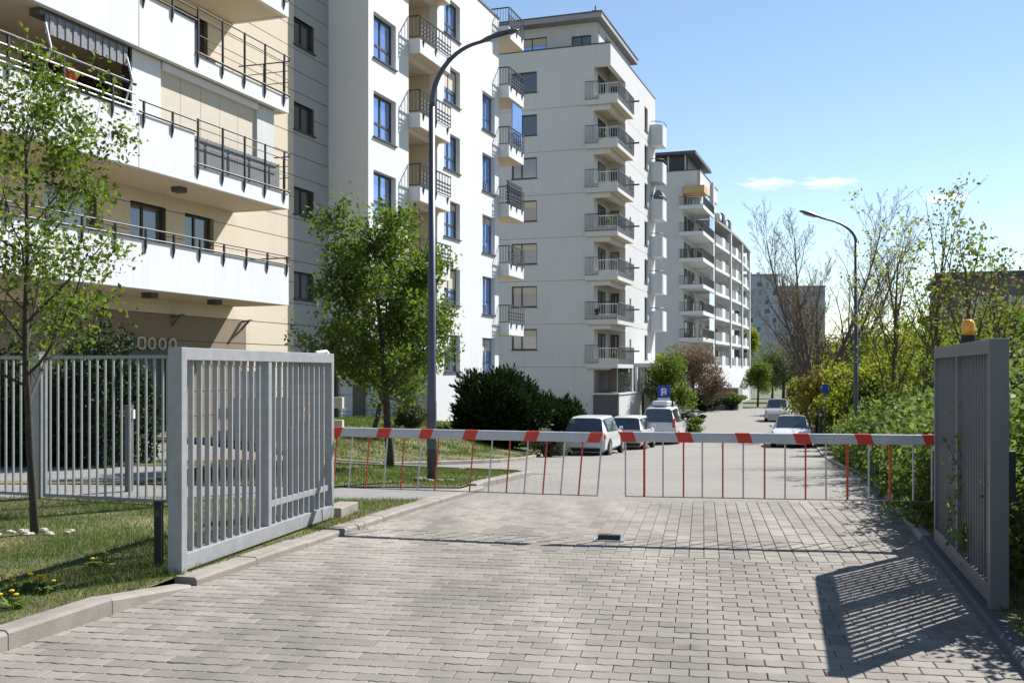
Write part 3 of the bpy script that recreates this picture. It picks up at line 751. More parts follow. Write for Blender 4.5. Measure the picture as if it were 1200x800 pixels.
# plaque and raised round characters above the door
pl_ = at(152, 400, 27.3); ua = -10.95
pA.box(mm := MB(), -10.97, -10.62, 2.22, 2.70, 0.004, 0.05); pq = mm.build('plaque', 'dark_plinth', bA, bevel=0.01)
m = MB()
for k in range(10):
    a_ = R(-40 + 25*k); m.tube([pA.p(-10.80+0.08*math.cos(a_), 2.55+0.075*math.sin(a_), 0.055), pA.p(-10.80+0.08*math.cos(a_+R(25)), 2.55+0.075*math.sin(a_+R(25)), 0.055)], 0.012, 5)
m.bar(pA.p(-10.87, 2.47, 0.055), pA.p(-10.87, 2.30, 0.055), 0.03, 0.02); m.build('plaque_mark', 'plate_white', pq)
for i, (uc, sq) in enumerate(((-10.35, 1), (-9.93, 0), (-9.48, 0), (-9.03, 0))):
    m = MB(); pts = []
    for k in range(17):
        t = 2*math.pi*k/16; cx_, sx_ = math.cos(t), math.sin(t); e = 0.4 if sq else 1.0
        pts.append(pA.p(uc + 0.14*math.copysign(abs(cx_)**e, cx_), 2.42 + 0.15*math.copysign(abs(sx_)**e, sx_), 0.04))
    m.tube(pts, 0.036, 6)
    if i == 3: m.bar(pA.p(uc+0.02, 2.30, 0.04), pA.p(uc+0.13, 2.23, 0.04), 0.05)
    m.build('raised_letter', 'screen_cream', bA)
# balconies
FRONT = 1.98; END = -6.0
def balcA(k, z):
    low = k in (1, 2, 3)
    m = MB().box(0.01, FRONT-0.16, -22, END-0.15, z+0.02, z+0.22)
    bal = m.build('balcony', 'cream_wall', bA)
    if not low:
        MB().box(FRONT-0.15, FRONT, -22, END, z, z+1.2).build('parapet', 'white_wall', bal, bevel=0.01)
        MB().box(0.01, FRONT-0.151, END-0.14, END, z, z+1.2).build('parapet', 'white_wall', bal)
        rz0, rz1 = z+1.2, z+1.50; segs = [(-22, END)]
    else:
        MB().box(FRONT-0.15, FRONT, -22, -12.86, z, z+1.33).build('parapet', 'white_wall', bal, bevel=0.008)
        MB().box(FRONT-0.15, FRONT, -12.84, -10.65, z, z+1.33).build('parapet', 'white_wall', bal, bevel=0.008)
        MB().box(FRONT-0.15, FRONT-0.001, -10.648, END, z+0.001, z+0.47).build('parapet', 'white_wall', bal, bevel=0.008)
        MB().box(0.01, FRONT-0.151, END-0.14, END-0.001, z, z+0.47).build('parapet', 'white_wall', bal)
    # dark steel posts with brackets biting over the parapet, and rails
    def post(y, zt, zp):
        mm = MB().box(FRONT+0.005, FRONT+0.055, y-0.022, y+0.022, zp-0.16, zt)
        mm.add([(FRONT+0.006, y-0.018, zp-0.16), (FRONT+0.055, y-0.018, zp-0.16), (FRONT+0.006, y-0.018, zp-0.34), (FRONT+0.006, y+0.018, zp-0.16), (FRONT+0.055, y+0.018, zp-0.16), (FRONT+0.006, y+0.018, zp-0.34)],
               [(0, 1, 2), (5, 4, 3), (1, 4, 5, 2), (0, 3, 4, 1)])
        mm.build('railing_post', 'rail_dark', bal)
    def rail(y0, y1, zz, r=0.02, mat='rail_dark'):
        MB().tube([(FRONT+0.03, y0, zz), (FRONT+0.03, y1, zz)], r, 8).build('rail', mat, bal)
    if not low:
        y = END-0.15
        while y > -21: post(y, z+1.46, z+1.2); y -= 1.08
        rail(-22, END, z+1.48); rail(-22, END, z+1.23, 0.026)
        MB().tube([(FRONT+0.03, END, z+1.48), (FRONT-0.1, END+0.2, z+1.48), (FRONT-0.5, END+0.22, z+1.48), (0.1, END+0.2, z+1.48)], 0.02, 8).build('rail', 'rail_dark', bal)
    else:
        for y in (END-0.3, END-1.35, END-2.4, END-3.45, END-4.55): post(y, z+1.72, z+0.47)
        rail(END-4.6, END, z+0.53, 0.03); rail(END-4.6, END, z+1.70); rail(END-4.6, END, z+1.48, 0.014); rail(END-4.6, END, z+1.0, 0.012)
        MB().tube([(FRONT+0.03, END, z+1.70), (FRONT-0.1, END+0.2, z+1.66), (FRONT-0.5, END+0.2, z+1.66), (0.1, END+0.15, z+1.66)], 0.02, 8).build('rail', 'rail_dark', bal)
        for zz in (0.62, 1.0, 1.35): MB().tube([(FRONT-0.1, END+0.14, z+zz), (0.1, END+0.14, z+zz)], 0.013, 6).build('rail', 'rail_dark', bal)
        for xx in (0.3, 1.0, 1.7): MB().tube([(xx, END+0.14, z+0.4), (xx, END+0.14, z+1.66)], 0.016, 6).build('railing_post', 'rail_dark', bal)
        for y in (-11.6, -12.7): post(y, z+1.66, z+1.33)
        rail(-12.86, -10.6, z+1.64); rail(-12.86, -10.6, z+1.37, 0.026)
        y = -13.8
        while y > -21: post(y, z+1.98, z+1.33); y -= 1.55
        for zz in (1.38, 1.5, 1.75): rail(-22, -13.0, z+zz, 0.02, 'satin_steel')
        rail(-22, -13.0, z+1.98, 0.04)
    return bal
bals = [balcA(k, zz) for k, zz in enumerate(SL)]
# bamboo-like screen and clutter behind the railings of the second balcony
sc = MB()
for k in range(56):
    y = END-0.2-k*0.079; sc.box(FRONT-0.24, FRONT-0.225, y-0.033, y+0.033, SL[1]+0.5, SL[1]+1.36 - 0.03*((k*7) % 5)/5)
sc.build('reed_screen', 'rail_mesh', bals[1])
# enclosed loggia above the second slab: white pier, cream screens
for y0, y1, mt in ((-12.85, -11.72, 'white_wall'), (-7.35, -6.45, 'grey_white_wall')):
    MB().box(FRONT-0.4, FRONT-0.24, y0, y1, SL[1]+0.3, SL[2]-0.002).build('loggia_pier', mt, bA)
for k in range(5):
    y0 = -11.7 + k*0.87; MB().box(FRONT-0.36, FRONT-0.32, y0+0.008, y0+0.862, SL[1]+0.3, SL[2]-0.20).build('loggia_screen', 'screen_cream', bA)
MB().box(FRONT-0.40, FRONT-0.20, -11.7, -7.352, SL[2]-0.20, SL[2]-0.003).build('screen_box', 'white_wall', bA)
MB().box(FRONT-0.45, FRONT-0.19, -12.92, -12.86, SL[1]+0.3, SL[2]-0.003).build('loggia_trim', 'rail_dark', bA)
# awning under the third slab on the open loggia, rolled with hanging valance
aw = MB(); aw.box(FRONT-0.5, FRONT-0.2, -15.8, -13.0, SL[2]-0.14, SL[2]-0.005); awo = aw.build('awning_box', 'rail_grey', bA)
vm = MB(); n = 22
for k in range(n):
    y0 = -15.7 + 2.6*k/n; x0 = FRONT-0.16 + (0.02 if k % 2 else 0); vm.box(x0, x0+0.012, y0, y0+2.6/n*0.97, SL[2]-0.52, SL[2]-0.10)
vm.build('valance', 'awning', awo)
for y in (-13.1, -15.7): MB().tube([(FRONT-0.15, y, SL[2]-0.3), (FRONT+0.1, y-0.1, SL[2]-0.9), (FRONT-0.1, y-0.15, SL[2]-1.5)], 0.025, 6).build('awning_arm', 'plate_white', awo)
# soffit lights and brackets
for (y, z) in ((-10.2, SL[1]), (-8.6, SL[0]), (-11.4, SL[0])):
    MB().box(1.0, 1.3, y-0.15, y+0.15, z-0.12, z+0.018).build('soffit_light', 'dark_plinth', bA, bevel=0.01)
for y in (-5.6, -9.0):
    m = MB().bar((0.01, y, 2.95), (0.32, y, 3.25), 0.06, 0.05); m.bar((0.02, y, 3.2), (0.4, y, 3.26), 0.12, 0.04); m.build('wall_lamp', 'rail_grey', bA)
# red ball ornament and pots on the loggia: things of their own
o = MB().lathe([(0.01, -0.16), (0.09, -0.14), (0.15, -0.06), (0.16, 0.0), (0.15, 0.07), (0.09, 0.14), (0.01, 0.16)], 14).build('ball', 'boom_red', None, smooth=True)
o.location = A0 + UX*(FRONT-0.2) + UY*(-14.9) + Vector((0, 0, SL[1]+1.72)); tag(o, 'bright red ball resting on the dark loggia railing', 'ball')
cr = empty('flower_box', A0 + UX*(FRONT-0.3) + UY*(-9.9) + Vector((0, 0, SL[2]+0.48)), TH, 'low terracotta flower box behind the third floor railing', 'flower box')
MB().box(-0.1, 0.1, -0.45, 0.45, 0.0, 0.2).build('box', 'bark_red', cr, bevel=0.01); MB().box(-0.09, 0.09, -0.44, 0.44, 0.19, 0.215).build('soil', 'soil', cr)

# ---------------- building B: bright white block
bB = empty('apartment_building', OB, TH, 'tall bright white apartment block behind the bushy tree and lamp post', 'building')
pB = Plane((0, 0, 0), (0, 1, 0), (1, 0, 0)); FB = 2.9; TOPB = 18.85
hB = []; wB = []
for k in range(-4, 2):
    s = 13.15 + FB*k
    if s < 0.5: continue
    for (u0, u1, lo) in ((0.42, 2.3, 0.0), (7.05, 8.85, 0.1), (11.65, 13.35, -0.1)):
        if s > 15.5 and u0 > 11: continue
        if s < 2.9 and u0 < 5: continue
        h = (u0, u1, s+lo, s+1.68); hB.append(h); wB.append(h)
slabsB = [11.35 + FB*k for k in range(-3, 3)]
log = [(3.46, 6.3, z+0.05, z+2.75) for z in slabsB if z+2.75 < TOPB-0.2]
under = [(-0.01, 5.6, -0.5, 2.75)]
wall(bB, 'facade', pB, 0, 13.9, -0.5, TOPB, hB+log+under, 'white_wall', 0.35)
pBr = Plane((0, 0, 0), (1, 0, 0), (0, -1, 0))
wall(bB, 'side_wall', pBr, -13, -0.351, 2.75, TOPB, [], 'white_wall', 0.3)
# recessed ground floor under the overhang
pBg = Plane((-1.3, 0.35, 0), (0, 1, 0), (1, 0, 0))
for k in range(5): wall(bB, 'wall_panel', pBg, 0.0, 5.3, -0.5+0.64*k+0.01, -0.5+0.64*(k+1)-0.01, [(0.9, 2.1, -0.5, 2.0)], 'grey_white_wall', 0.2)
MB().box(-1.5, -1.4, 0.3, 5.7, -0.5, 2.74).build('wall_core', 'joint', bB)
window(bB, pBg, (0.9, 2.1, -0.42, 2.0), inset=0.1, split=(0.5,), sill=False, name='entrance_door')
MB().box(-1.62, -0.36, 5.61, 5.75, -0.5, 2.74).build('cheek_wall', 'grey_white_wall', bB)
MB().box(-13, -0.005, 0.006, 5.62, 2.76, 2.9).build('overhang_soffit', 'grey_white_wall', bB)
MB().box(-13, -2.2, 0.3, 13.6, -0.5, TOPB-0.2).build('rear_mass', 'interior', bB)
MB().box(-13, 0.04, -0.04, 13.95, TOPB+0.002, TOPB+0.10).build('roof', 'roof_dark', bB)
pBe = Plane((0, 13.9, 0), (1, 0, 0), (0, 1, 0)); wall(bB, 'end_wall', pBe, -13, -0.36, -0.5, TOPB, [], 'white_wall', 0.3)
for h in wB:
    w3 = h[0] > 11
    window(bB, pB, h, inset=0.2, frame='frame_blue' if w3 else 'frame_dark', glass='glass_sky', split=(0.5,), trans=(0.36,), fw=0.07)
for (u0, u1, z0, z1) in log:
    MB().box(-2.15, -2.05, u0, u1, z0-0.2, z1+0.2).build('loggia_wall', 'cream_wall', bB)
    MB().box(-2.04, -0.355, u0-0.15, u0-0.002, z0-0.2, z1+0.2).build('loggia_cheek', 'cream_wall', bB)
    MB().box(-2.04, -0.355, u1+0.002, u1+0.15, z0-0.2, z1+0.2).build('loggia_cheek', 'cream_wall', bB)
    window(bB, Plane((-2.05, 0, 0), (0, 1, 0), (1, 0, 0)), (u0+0.5, u1-0.6, z0+0.1, z0+2.3), inset=-0.075, split=(0.5,), sill=False, name='balcony_door')
def balcB(z, u0, u1, v0, p, up=0.45, rh=1.15):
    bal = MB().box(v0, p, u0, u1, z-0.13, z+0.07).build('balcony', 'cream_wall', bB)  # slab in cream, so the beige bounce light on its soffit is painted in
    MB().box(p-0.12, p+0.004, u0-0.004, u1+0.004, z-0.125, z+up).build('parapet', 'white_wall', bal, bevel=0.01)
    MB().box(0.004 if v0 < 0 and u0 < 10 else v0, p-0.121, u0-0.003, u0+0.12, z-0.125, z+up).build('parapet', 'white_wall', bal)
    pf = Plane((p+0.03, 0, 0), (0, 1, 0), (1, 0, 0)); ps = Plane((0, u0-0.03, 0), (1, 0, 0), (0, -1, 0))
    bars_rail(pf, u0, u1, z+up+0.04, z+rh+0.2, 0, 0.28, barw=0.03).build('railing', 'rail_dark', bal)
    for zz in (0.62, 0.78, 0.94): pf.box(mm := MB(), u0, u1, z+zz, z+zz+0.07, -0.04, -0.02); mm.build('rail_board', 'rail_grey', bal)
    bars_rail(ps, (0.02 if u0 < 10 else v0+0.4), p, z+up+0.04, z+rh+0.2, 0, 0.14).build('railing', 'rail_dark', bal)
    n = 3
    for k in range(n):
        y = u0+0.3+(u1-u0-0.6)*k/(n-1)
        MB().add([(p+0.005, y-.03, z+up), (p+.07, y-.03, z+up), (p+0.005, y-.03, z+up-.3), (p+0.005, y+.03, z+up), (p+.07, y+.03, z+up), (p+0.005, y+.03, z+up-.3)],
                 [(0, 1, 2), (5, 4, 3), (1, 4, 5, 2), (0, 3, 4, 1)]).build('bracket', 'rail_dark', bal)
    return bal
for z in slabsB: balcB(z, 3.44, 6.5, -2.0, 0.5)
for k in range(-3, 4):
    z = 9.35 + FB*k
    if z < 2.0 or z > 19.5: continue
    bl = balcB(z, 13.92, 16.2, -1.6, 0.52)
    if k == 1: MB().box(0.40, 0.44, 14.7, 16.15, z+0.75, z+2.7).build('glass_screen', 'glass_sky', bl)
    if k == 0:
        m = MB()
        for j in range(7): m.box(0.38, 0.46, 14.0, 16.2, z+0.5+j*0.17, z+0.62+j*0.17)
        m.build('slatted_screen', 'rail_dark', bl)
MB().tube([(-0.2, 14.02, 2.0), (-0.2, 14.02, -0.5)], 0.05, 8).build('downpipe', 'rail_grey', bB)

# ---------------- building C: grey white tower with corner balconies
C0 = Vector((6.5, 68.0, 0)); ZC = -1.7
bC = empty('apartment_building', C0, TH, 'pale grey apartment tower with stacked corner balconies and flat penthouse roof', 'building')
pCl = Plane((0, 0, 0), (1, 0, 0), (0, -1, 0)); pCr = Plane((0, 0, 0), (0, 1, 0), (1, 0, 0))
TOPC = 23.3; LC = 15.0; KC = [1.9 + 2.9*k for k in range(7)]
hl = []; hr = []
for k, z in enumerate(KC[:-1] + [KC[-1]]):
    hl.append((-6.9, -5.1, z+1.2, z+2.62))
    hr.append((5.7, 6.25, z+1.25, z+2.05)); hr.append((10.9, 12.1, z+0.7, z+2.5))
notchL = [(-1.15, 0.01, z+0.06, z+2.55) for z in KC] + [(-1.15, 0.01, ZC, 1.75)]
notchR = [(-0.01, 4.4, z+0.06, z+2.55) for z in KC] + [(-0.01, 4.4, ZC, 1.75)]
grR = [(4.7, 5.9, 0.0, 1.6), (6.3, 7.5, 0.0, 1.6), (7.9, 9.1, 0.0, 1.6)]
for i in range(-1, 7):
    z0 = ZC if i < 0 else KC[i]-0.62+0.65; z1 = (KC[i+1]-0.62+0.65 if i < 6 else TOPC)
    wall(bC, 'wall_band', pCl, -22, 0, z0+0.012, z1-0.012, hl+notchL, 'grey_white_wall', 0.3)
    wall(bC, 'wall_band', pCr, 0.3 if i >= 0 else 0.3, LC, z0+0.012, z1-0.012, hr+notchR+grR, 'grey_white_wall', 0.3)
    if i >= 0: pCl.box(mm := MB(), -22, -1.16, z0-0.013, z0+0.013, -0.3, -0.02); mm.build('joint', 'joint', bC)
wall(bC, 'end_wall', Plane((0, LC, 0), (1, 0, 0), (0, 1, 0)), -22, -0.3, ZC, TOPC, [], 'grey_white_wall', 0.3)
MB().box(-22, -1.16, 4.75, LC-0.35, ZC, TOPC-0.3).build('rear_mass', 'interior', bC)
MB().box(-22, -1.5, 0.4, 4.7, ZC, TOPC-0.3).build('rear_mass', 'interior', bC)
MB().box(-22, 0.03, -0.03, LC+0.03, TOPC, TOPC+0.08).build('parapet_cap', 'roof_dark', bC)
for h in hl: window(bC, pCl, h, inset=0.14, split=(0.38,), fw=0.08, blind=0.0 if h[2] > 12 else 0.35)
for h in hr: window(bC, pCr, h, inset=0.14, split=(0.5,) if h[1]-h[0] > 1 else (), fw=0.06)
for h in grR: window(bC, pCr, h, inset=0.2, split=(0.5,), fw=0.06)
# corner loggias
MB().box(-1.30, -1.16, 0.31, 4.7, ZC, TOPC-0.3).build('loggia_wall', 'grey_white_wall', bC)
MB().box(-1.155, -0.31, 4.42, 4.6, ZC, TOPC-0.3).build('loggia_wall', 'grey_white_wall', bC)
pLg = Plane((-1.16, 0, 0), (0, 1, 0), (1, 0, 0)); pLb = Plane((0, 4.42, 0), (1, 0, 0), (0, -1, 0))
for k, z in enumerate(KC):
    bal = MB().box(-1.65, 0.55, -0.3, 4.5, z-0.04, z+0.16).build('balcony', 'cream_wall', bC)  # cream slab: warm bounced light on the underside put into its colour
    MB().box(-1.655, 0.555, -0.305, -0.16, z-0.035, z+0.56).build('parapet', 'grey_white_wall', bal, bevel=0.012)
    MB().box(0.42, 0.557, -0.159, 4.5, z-0.035, z+0.56).build('parapet', 'grey_white_wall', bal, bevel=0.012)
    pf = Plane((0, -0.33, 0), (1, 0, 0), (0, -1, 0)); pr = Plane((0.58, 0, 0), (0, 1, 0), (1, 0, 0))
    if k not in (1, 3): bars_rail(pf, -1.66, -0.75, z+0.3, z+1.5, 0, 0.10).build('railing', 'rail_grey', bal)
    else: bars_rail(pf, -1.66, 0.5, z+0.3, z+1.45, 0, 0.10).build('railing', 'rail_dark', bal)
    bars_rail(pf, -0.74, 0.55, z+0.58, z+1.3, 0, 0.16).build('railing', 'satin_steel', bal)
    bars_rail(pr, -0.2, 4.55, z+0.3, z+1.4, 0, 0.13).build('railing', 'rail_grey', bal)
    pLb.box(mm := MB(), -0.28, 1.0, z+1.1, z+1.2, 0.02, 0.12); mm.build('drying_rack', 'rail_dark', bal)
    window(bC, pLb, (-1.05, -0.45, z+0.2, z+2.3), inset=-0.08, sill=False, name='balcony_door')
    window(bC, pLg, (1.2, 3.0, z+0.2, z+2.3), inset=-0.08, split=(0.5,), sill=False, name='balcony_door')
    MB().lathe([(0.12, z-0.22), (0.16, z-0.14), (0.16, z-0.045)], 10, (-0.35, 1.6, 0)).build('ceiling_lamp', 'dark_plinth', bal)
# ground floor terrace: dark plinth wall, columns, low box
MB().box(-1.12, 0.56, -0.25, -0.1, ZC, 0.12).build('terrace_wall', 'dark_plinth', bC)
MB().box(0.45, 0.60, -0.099, 7.0, ZC, 0.12).build('terrace_wall', 'grey_white_wall', bC)
MB().box(-1.14, 0.66, -0.3, 7.05, 0.121, 0.22).build('terrace_coping', 'grey_white_wall', bC)
MB().box(0.01, 1.9, 7.1, LC+0.6, 1.95, 2.25).build('entrance_canopy', 'grey_white_wall', bC)
MB().box(0.3, 1.75, 9.2, LC+0.4, ZC, 0.35).build('terrace_box', 'grey_white_wall', bC)
for y in (4.45, 6.0, 7.6, 9.3): MB().box(0.35, 0.52, y-0.12, y+0.12, 0.22, 1.94).build('column', 'white_wall', bC)
MB().box(0.36, 0.42, 0.3, 4.3, 0.25, 1.9).build('terrace_glazing', 'glass_dark', bC)
# rounded bay balconies at the far end of the street side
for k in range(1, 7):
    z = KC[k]+0.0
    n = 9; poly = [(0.02, 13.0)] + [(0.02+0.9*math.sin(R(90)*i/(n-1)), 13.0+0.75*(1-math.cos(R(90)*i/(n-1)))) for i in range(1, n)] + [(0.92, LC-0.05), (0.02, LC-0.05)]
    by = MB().prism(poly, z, z+1.55).build('bay_balcony', 'white_wall', bC)
    tl = [(0.05+0.9*math.sin(R(90)*i/8), 12.97+0.75*(1-math.cos(R(90)*i/8)), z+1.78) for i in range(9)] + [(0.95, LC, z+1.78)]
    MB().tube(tl, 0.03, 6).build('rail', 'rail_dark', by)
    if k == 4:
        arch = [(0.1+0.75*(1-math.cos(R(180)*i/12))*0.5*1.1, 13.6, z+1.55+0.8*math.sin(R(180)*i/12)) for i in range(13)]
        m = MB(); n0 = len(arch); m.add(arch + [(x, y+1.3, zz) for x, y, zz in arch], [(i, i+1, n0+i+1, n0+i) for i in range(n0-1)] + [tuple(range(n0))])
        m.build('arched_hood', 'awning', by)
# penthouse with sloping flat roof
pP = Plane((0, 2.6, 0), (1, 0, 0), (0, -1, 0))
hp = [(-7.4, -5.2, TOPC+0.12, TOPC+1.75), (-3.4, -2.0, TOPC+0.9, TOPC+1.55)]
wall(bC, 'penthouse_wall', pP, -20, -1.5, TOPC+0.081, TOPC+2.4, hp, 'grey_white_wall', 0.3)
wall(bC, 'penthouse_wall', Plane((-1.5, 0, 0), (0, 1, 0), (1, 0, 0)), 2.62, 12.5, TOPC+0.081, TOPC+2.4, [(4.5, 6, TOPC+0.8, TOPC+2.0), (8, 9.5, TOPC+0.8, TOPC+2.0)], 'grey_white_wall', 0.3)
MB().box(-20, -2.0, 3.2, 12.3, TOPC+0.09, TOPC+2.35).build('rear_mass', 'interior', bC)
for h in hp: window(bC, pP, h, inset=0.1, split=(0.5,), sill=False, glass='glass_sky' if h[0] < -4 else 'glass_dark')
rf = MB().box(-21, -1.05, 1.7, 13.4, TOPC+2.41, TOPC+2.75).build('roof', 'roof_grey', bC)
MB().box(-21.05, -1.0, 1.65, 13.45, TOPC+2.751, TOPC+2.83).build('roof_edge', 'roof_dark', rf)
MB().tube([(-1.6, 2.2, TOPC+2.83), (-1.6, 2.2, TOPC+3.35)], 0.05, 6).build('vent_pipe', 'roof_dark', rf)
MB().lathe([(0.3, TOPC+2.831), (0.34, TOPC+2.95), (0.12, TOPC+3.05)], 12, (-1.6, 2.2, 0)).build('vent_cowl', 'roof_dark', rf)

# ---------------- building D: far white block with a bowed balcony front
D0 = Vector((20.6, 113.0, 0)); ZD = -2.6
bD = empty('apartment_building', D0, TH, 'far white apartment block with bowed tiers of balconies and dark rooftop pavilion', 'building')
pDl = Plane((0, 0, 0), (1, 0, 0), (0, -1, 0)); pDr = Plane((0, 0, 0), (0, 1, 0), (1, 0, 0)); TOPD = 23.7
KD = [2.1 + 2.9*k for k in range(7)]
wall(bD, 'wall', pDl, -20, -1.9, ZD, TOPD, [], 'grey_white_wall', 0.3)
wall(bD, 'wall', pDl, -1.899, 0, KD[6]+2.5, TOPD, [], 'grey_white_wall', 0.3)
wall(bD, 'wall', pDr, 0, 14, KD[6]+2.5, TOPD, [], 'grey_white_wall', 0.3)
MB().box(-20, -1.9, 0.35, 46, ZD, TOPD-0.4).build('rear_mass', 'grey_white_wall', bD)
MB().box(-20, 0.05, -0.05, 14.1, TOPD+.001, TOPD+0.1).build('parapet_cap', 'roof_dark', bD)
MB().box(-9, -1.6, 1.5, 12, TOPD+0.1, TOPD+2.0).build('pavilion', 'frame_dark', bD)
for k in range(4): MB().box(-7.6+k*1.9, -7.45+k*1.9, 1.3, 1.49, TOPD+0.1, TOPD+2.0).build('pavilion_post', 'grey_white_wall', bD)
MB().box(-10, -0.6, 0.6, 13, TOPD+2.001, TOPD+2.35).build('pavilion_roof', 'roof_dark', bD)
def bow(y):      # depth of the bowed street front
    return 0.9 + 0.45*math.sin(math.pi*max(0, min(1, (y-10)/40.0)))
for k, z in enumerate(KD):
    bal = MB().box(-2.2, 0.45, -0.6, 8.0, z-0.05, z+0.15).build('balcony', 'white_wall', bD)
    MB().box(-2.2, 0.45, -0.63, -0.5, z-0.06, z+0.35).build('parapet', 'white_wall', bal); MB().box(0.33, 0.453, -0.499, 8.0, z-0.06, z+0.35).build('parapet', 'white_wall', bal)
    bars_rail(Plane((0, -0.6, 0), (1, 0, 0), (0, -1, 0)), -2.2, 0.45, z+0.37, z+1.35, 0, 0.16, barw=0.09 if k == 4 else 0.03).build('railing', 'rail_dark', bal)
    bars_rail(Plane((0.42, 0, 0), (0, 1, 0), (1, 0, 0)), -0.5, 8.0, z+0.37, z+1.35, 0, 0.2, barw=0.05).build('railing', 'rail_dark', bal)
    for y in (1.0, 3.4, 6.0): window(bD, Plane((-1.9, 0, 0), (0, 1, 0), (1, 0, 0)), (y, y+1.6, z+0.2, z+2.3), inset=-0.08, split=(0.5,), sill=False, name='balcony_door')
    if k in (1, 2, 5): MB().box(0.34, 0.40, 4.6, 7.9, z+1.0, z+2.75).build('glass_screen', 'glass_sky', bal)
    if k == 6: MB().box(-1.7, 0.6, -0.9, 2.0, z+1.6, z+2.4).build('orange_awning', 'orange_cloth', bal)
    # bowed section
    n = 15; ys = [9.5 + 34.0*i/n for i in range(n+1)]
    poly = [(bow(y)-0.5, y) for y in ys] + [(-1.8, ys[-1]), (-1.8, ys[0])]
    if k < 6:
        sl_ = MB().prism(poly, z-0.06, z+0.14).build('balcony', 'white_wall', bD)
        for i in range(n):
            xa, xb = bow(ys[i])-0.5, bow(ys[i+1])-0.5; ya, yb = ys[i], ys[i+1]
            d = Vector((xb-xa, yb-ya, 0)); nn = Vector((d.y, -d.x, 0)).normalized(); q = Plane((xa, ya, 0), d.normalized(), nn); L_ = d.length
            if i % 5 == 2:
                q.box(mm := MB(), 0.003, L_, z-0.07, z+1.45, -0.12, 0.02); mm.build('parapet', 'white_wall', sl_)
            else:
                q.box(mm := MB(), 0.003, L_, z-0.07, z+0.30, -0.12, 0.02); mm.build('parapet', 'white_wall', sl_)
                q.box(mm := MB(), 0.02, L_-0.02, z+0.31, z+1.30, -0.05, -0.01); mm.build('railing_panel', 'rail_mesh' if (i+k) % 3 else 'awning', sl_)
        for i in range(n):
            if i % 3 == 1 or (i+k) % 4 == 0: window(bD, Plane((-1.9, 0, 0), (0, 1, 0), (1, 0, 0)), (ys[i]+0.2, ys[i]+1.9, z+0.2, z+2.35), inset=-0.08, split=(0.5,), sill=False, name='balcony_door')
for y in (8.5, 20.5, 32.0, 43.5):
    x = 0.35 if y < 9 else bow(y)-0.35
    MB().box(x-0.45, x, y-0.5, y+0.3, ZD, (TOPD if y < 9 else KD[5]+2.9)).build('pier', 'white_wall', bD)
n = 12; ys = [9.3 + 34.4*i/n for i in range(n+1)]
MB().prism([(bow(y)-0.3, y) for y in ys] + [(-1.8, ys[-1]), (-1.8, ys[0])], KD[5]+2.7, KD[5]+3.0).build('roof', 'roof_grey', bD)
MB().prism([(bow(y)-0.42, y) for y in ys] + [(-1.8, ys[-1]), (-1.8, ys[0])], ZD, KD[0]-0.065).build('ground_floor', 'grey_white_wall', bD)
MB().box(-1.8, 0.3, -0.4, 8.0, ZD, KD[0]-0.06).build('ground_floor', 'grey_white_wall', bD)
for k in range(4): MB().box(-0.5, 0.8, 10+k*3.0, 12+k*3.0, KD[5]+3.001, KD[5]+3.9+0.4*(k % 2)).build('roof_terrace_clutter', ['white_wall', 'rail_dark'][k % 2], bD, bevel=0.2)

# small garage house with white sheet roof at the bend
gh = empty('garage_house', (21.5, 110.0, H(21.5, 110)), TH, 'low grey entrance hut with a white sloping roof at the bend', 'hut')
MB().box(-2.0, 2.6, 0.0, 4.0, -0.2, 2.2).build('wall', 'concrete', gh)
MB().add([(-2.3, -0.4, 2.22), (2.7, -0.4, 2.22), (3.0, 4.2, 4.3), (-1.6, 4.2, 4.3), (-2.3, -0.4, 2.34), (2.7, -0.4, 2.34), (3.0, 4.2, 4.42), (-1.6, 4.2, 4.42)],
         [(3, 2, 1, 0), (4, 5, 6, 7), (0, 1, 5, 4), (1, 2, 6, 5), (2, 3, 7, 6), (3, 0, 4, 7)]).build('roof', 'plate_white', gh)
MB().box(1.2, 2.1, -0.05, -0.001, -0.1, 1.9).build('door', 'dark_plinth', gh)

# ---------------- building E: far blue grey slab
YE = 322.0; XE = (874-CX)/F*YE
bE = empty('apartment_building', (XE, YE, -2.5), R(-4), 'distant blue grey apartment slab rising behind the bare tree', 'building')
def slab(x0, x1, d0, zt, cols, rows):
    pl = Plane((0, d0, 0), (1, 0, 0), (0, -1, 0)); hs = []
    for r in range(rows):
        for c_ in range(cols):
            if (c_*5+r*3) % 7 == 0: continue
            xa = x0 + (x1-x0)*(c_+0.3)/cols; w = (x1-x0)/cols*(0.45 if (c_*3+r) % 4 else 0.62)
            hs.append((xa, xa+w, 2.6+2.8*r, 4.0+2.8*r))
    wall(bE, 'wall', pl, x0, x1, -1, zt, hs, 'blue_grey_wall', 0.4)
    MB().box(x0, x1, d0+0.45, d0+14, -1, zt-0.3).build('rear_mass', 'interior', bE)
    MB().box(x0-0.2, x1+0.2, d0-0.25, d0+14, zt+.001, zt+0.5).build('roof', 'roof_grey', bE)
    wall(bE, 'wall', Plane((x1, d0, 0), (0, 1, 0), (1, 0, 0)), 0.42, 14, -1, zt, [], 'blue_grey_wall', 0.3)
    for i, h in enumerate(hs):
        pl.box(mm := MB(), *h[:4], -0.38, -0.30); w = mm.build('window', 'glass_dark' if (i*7) % 5 < 3 else 'rail_mesh', bE)
    for r in range(rows): pl.box(mm := MB(), x0+0.3, x1-0.3, 1.9+2.8*r, 2.35+2.8*r, 0.003, 0.25); mm.build('floor_band', 'blue_grey_wall', bE)
slab(-2, 10.0, 0, 34.0, 5, 11); slab(10.05, 25, 3.0, 30.5, 6, 10)
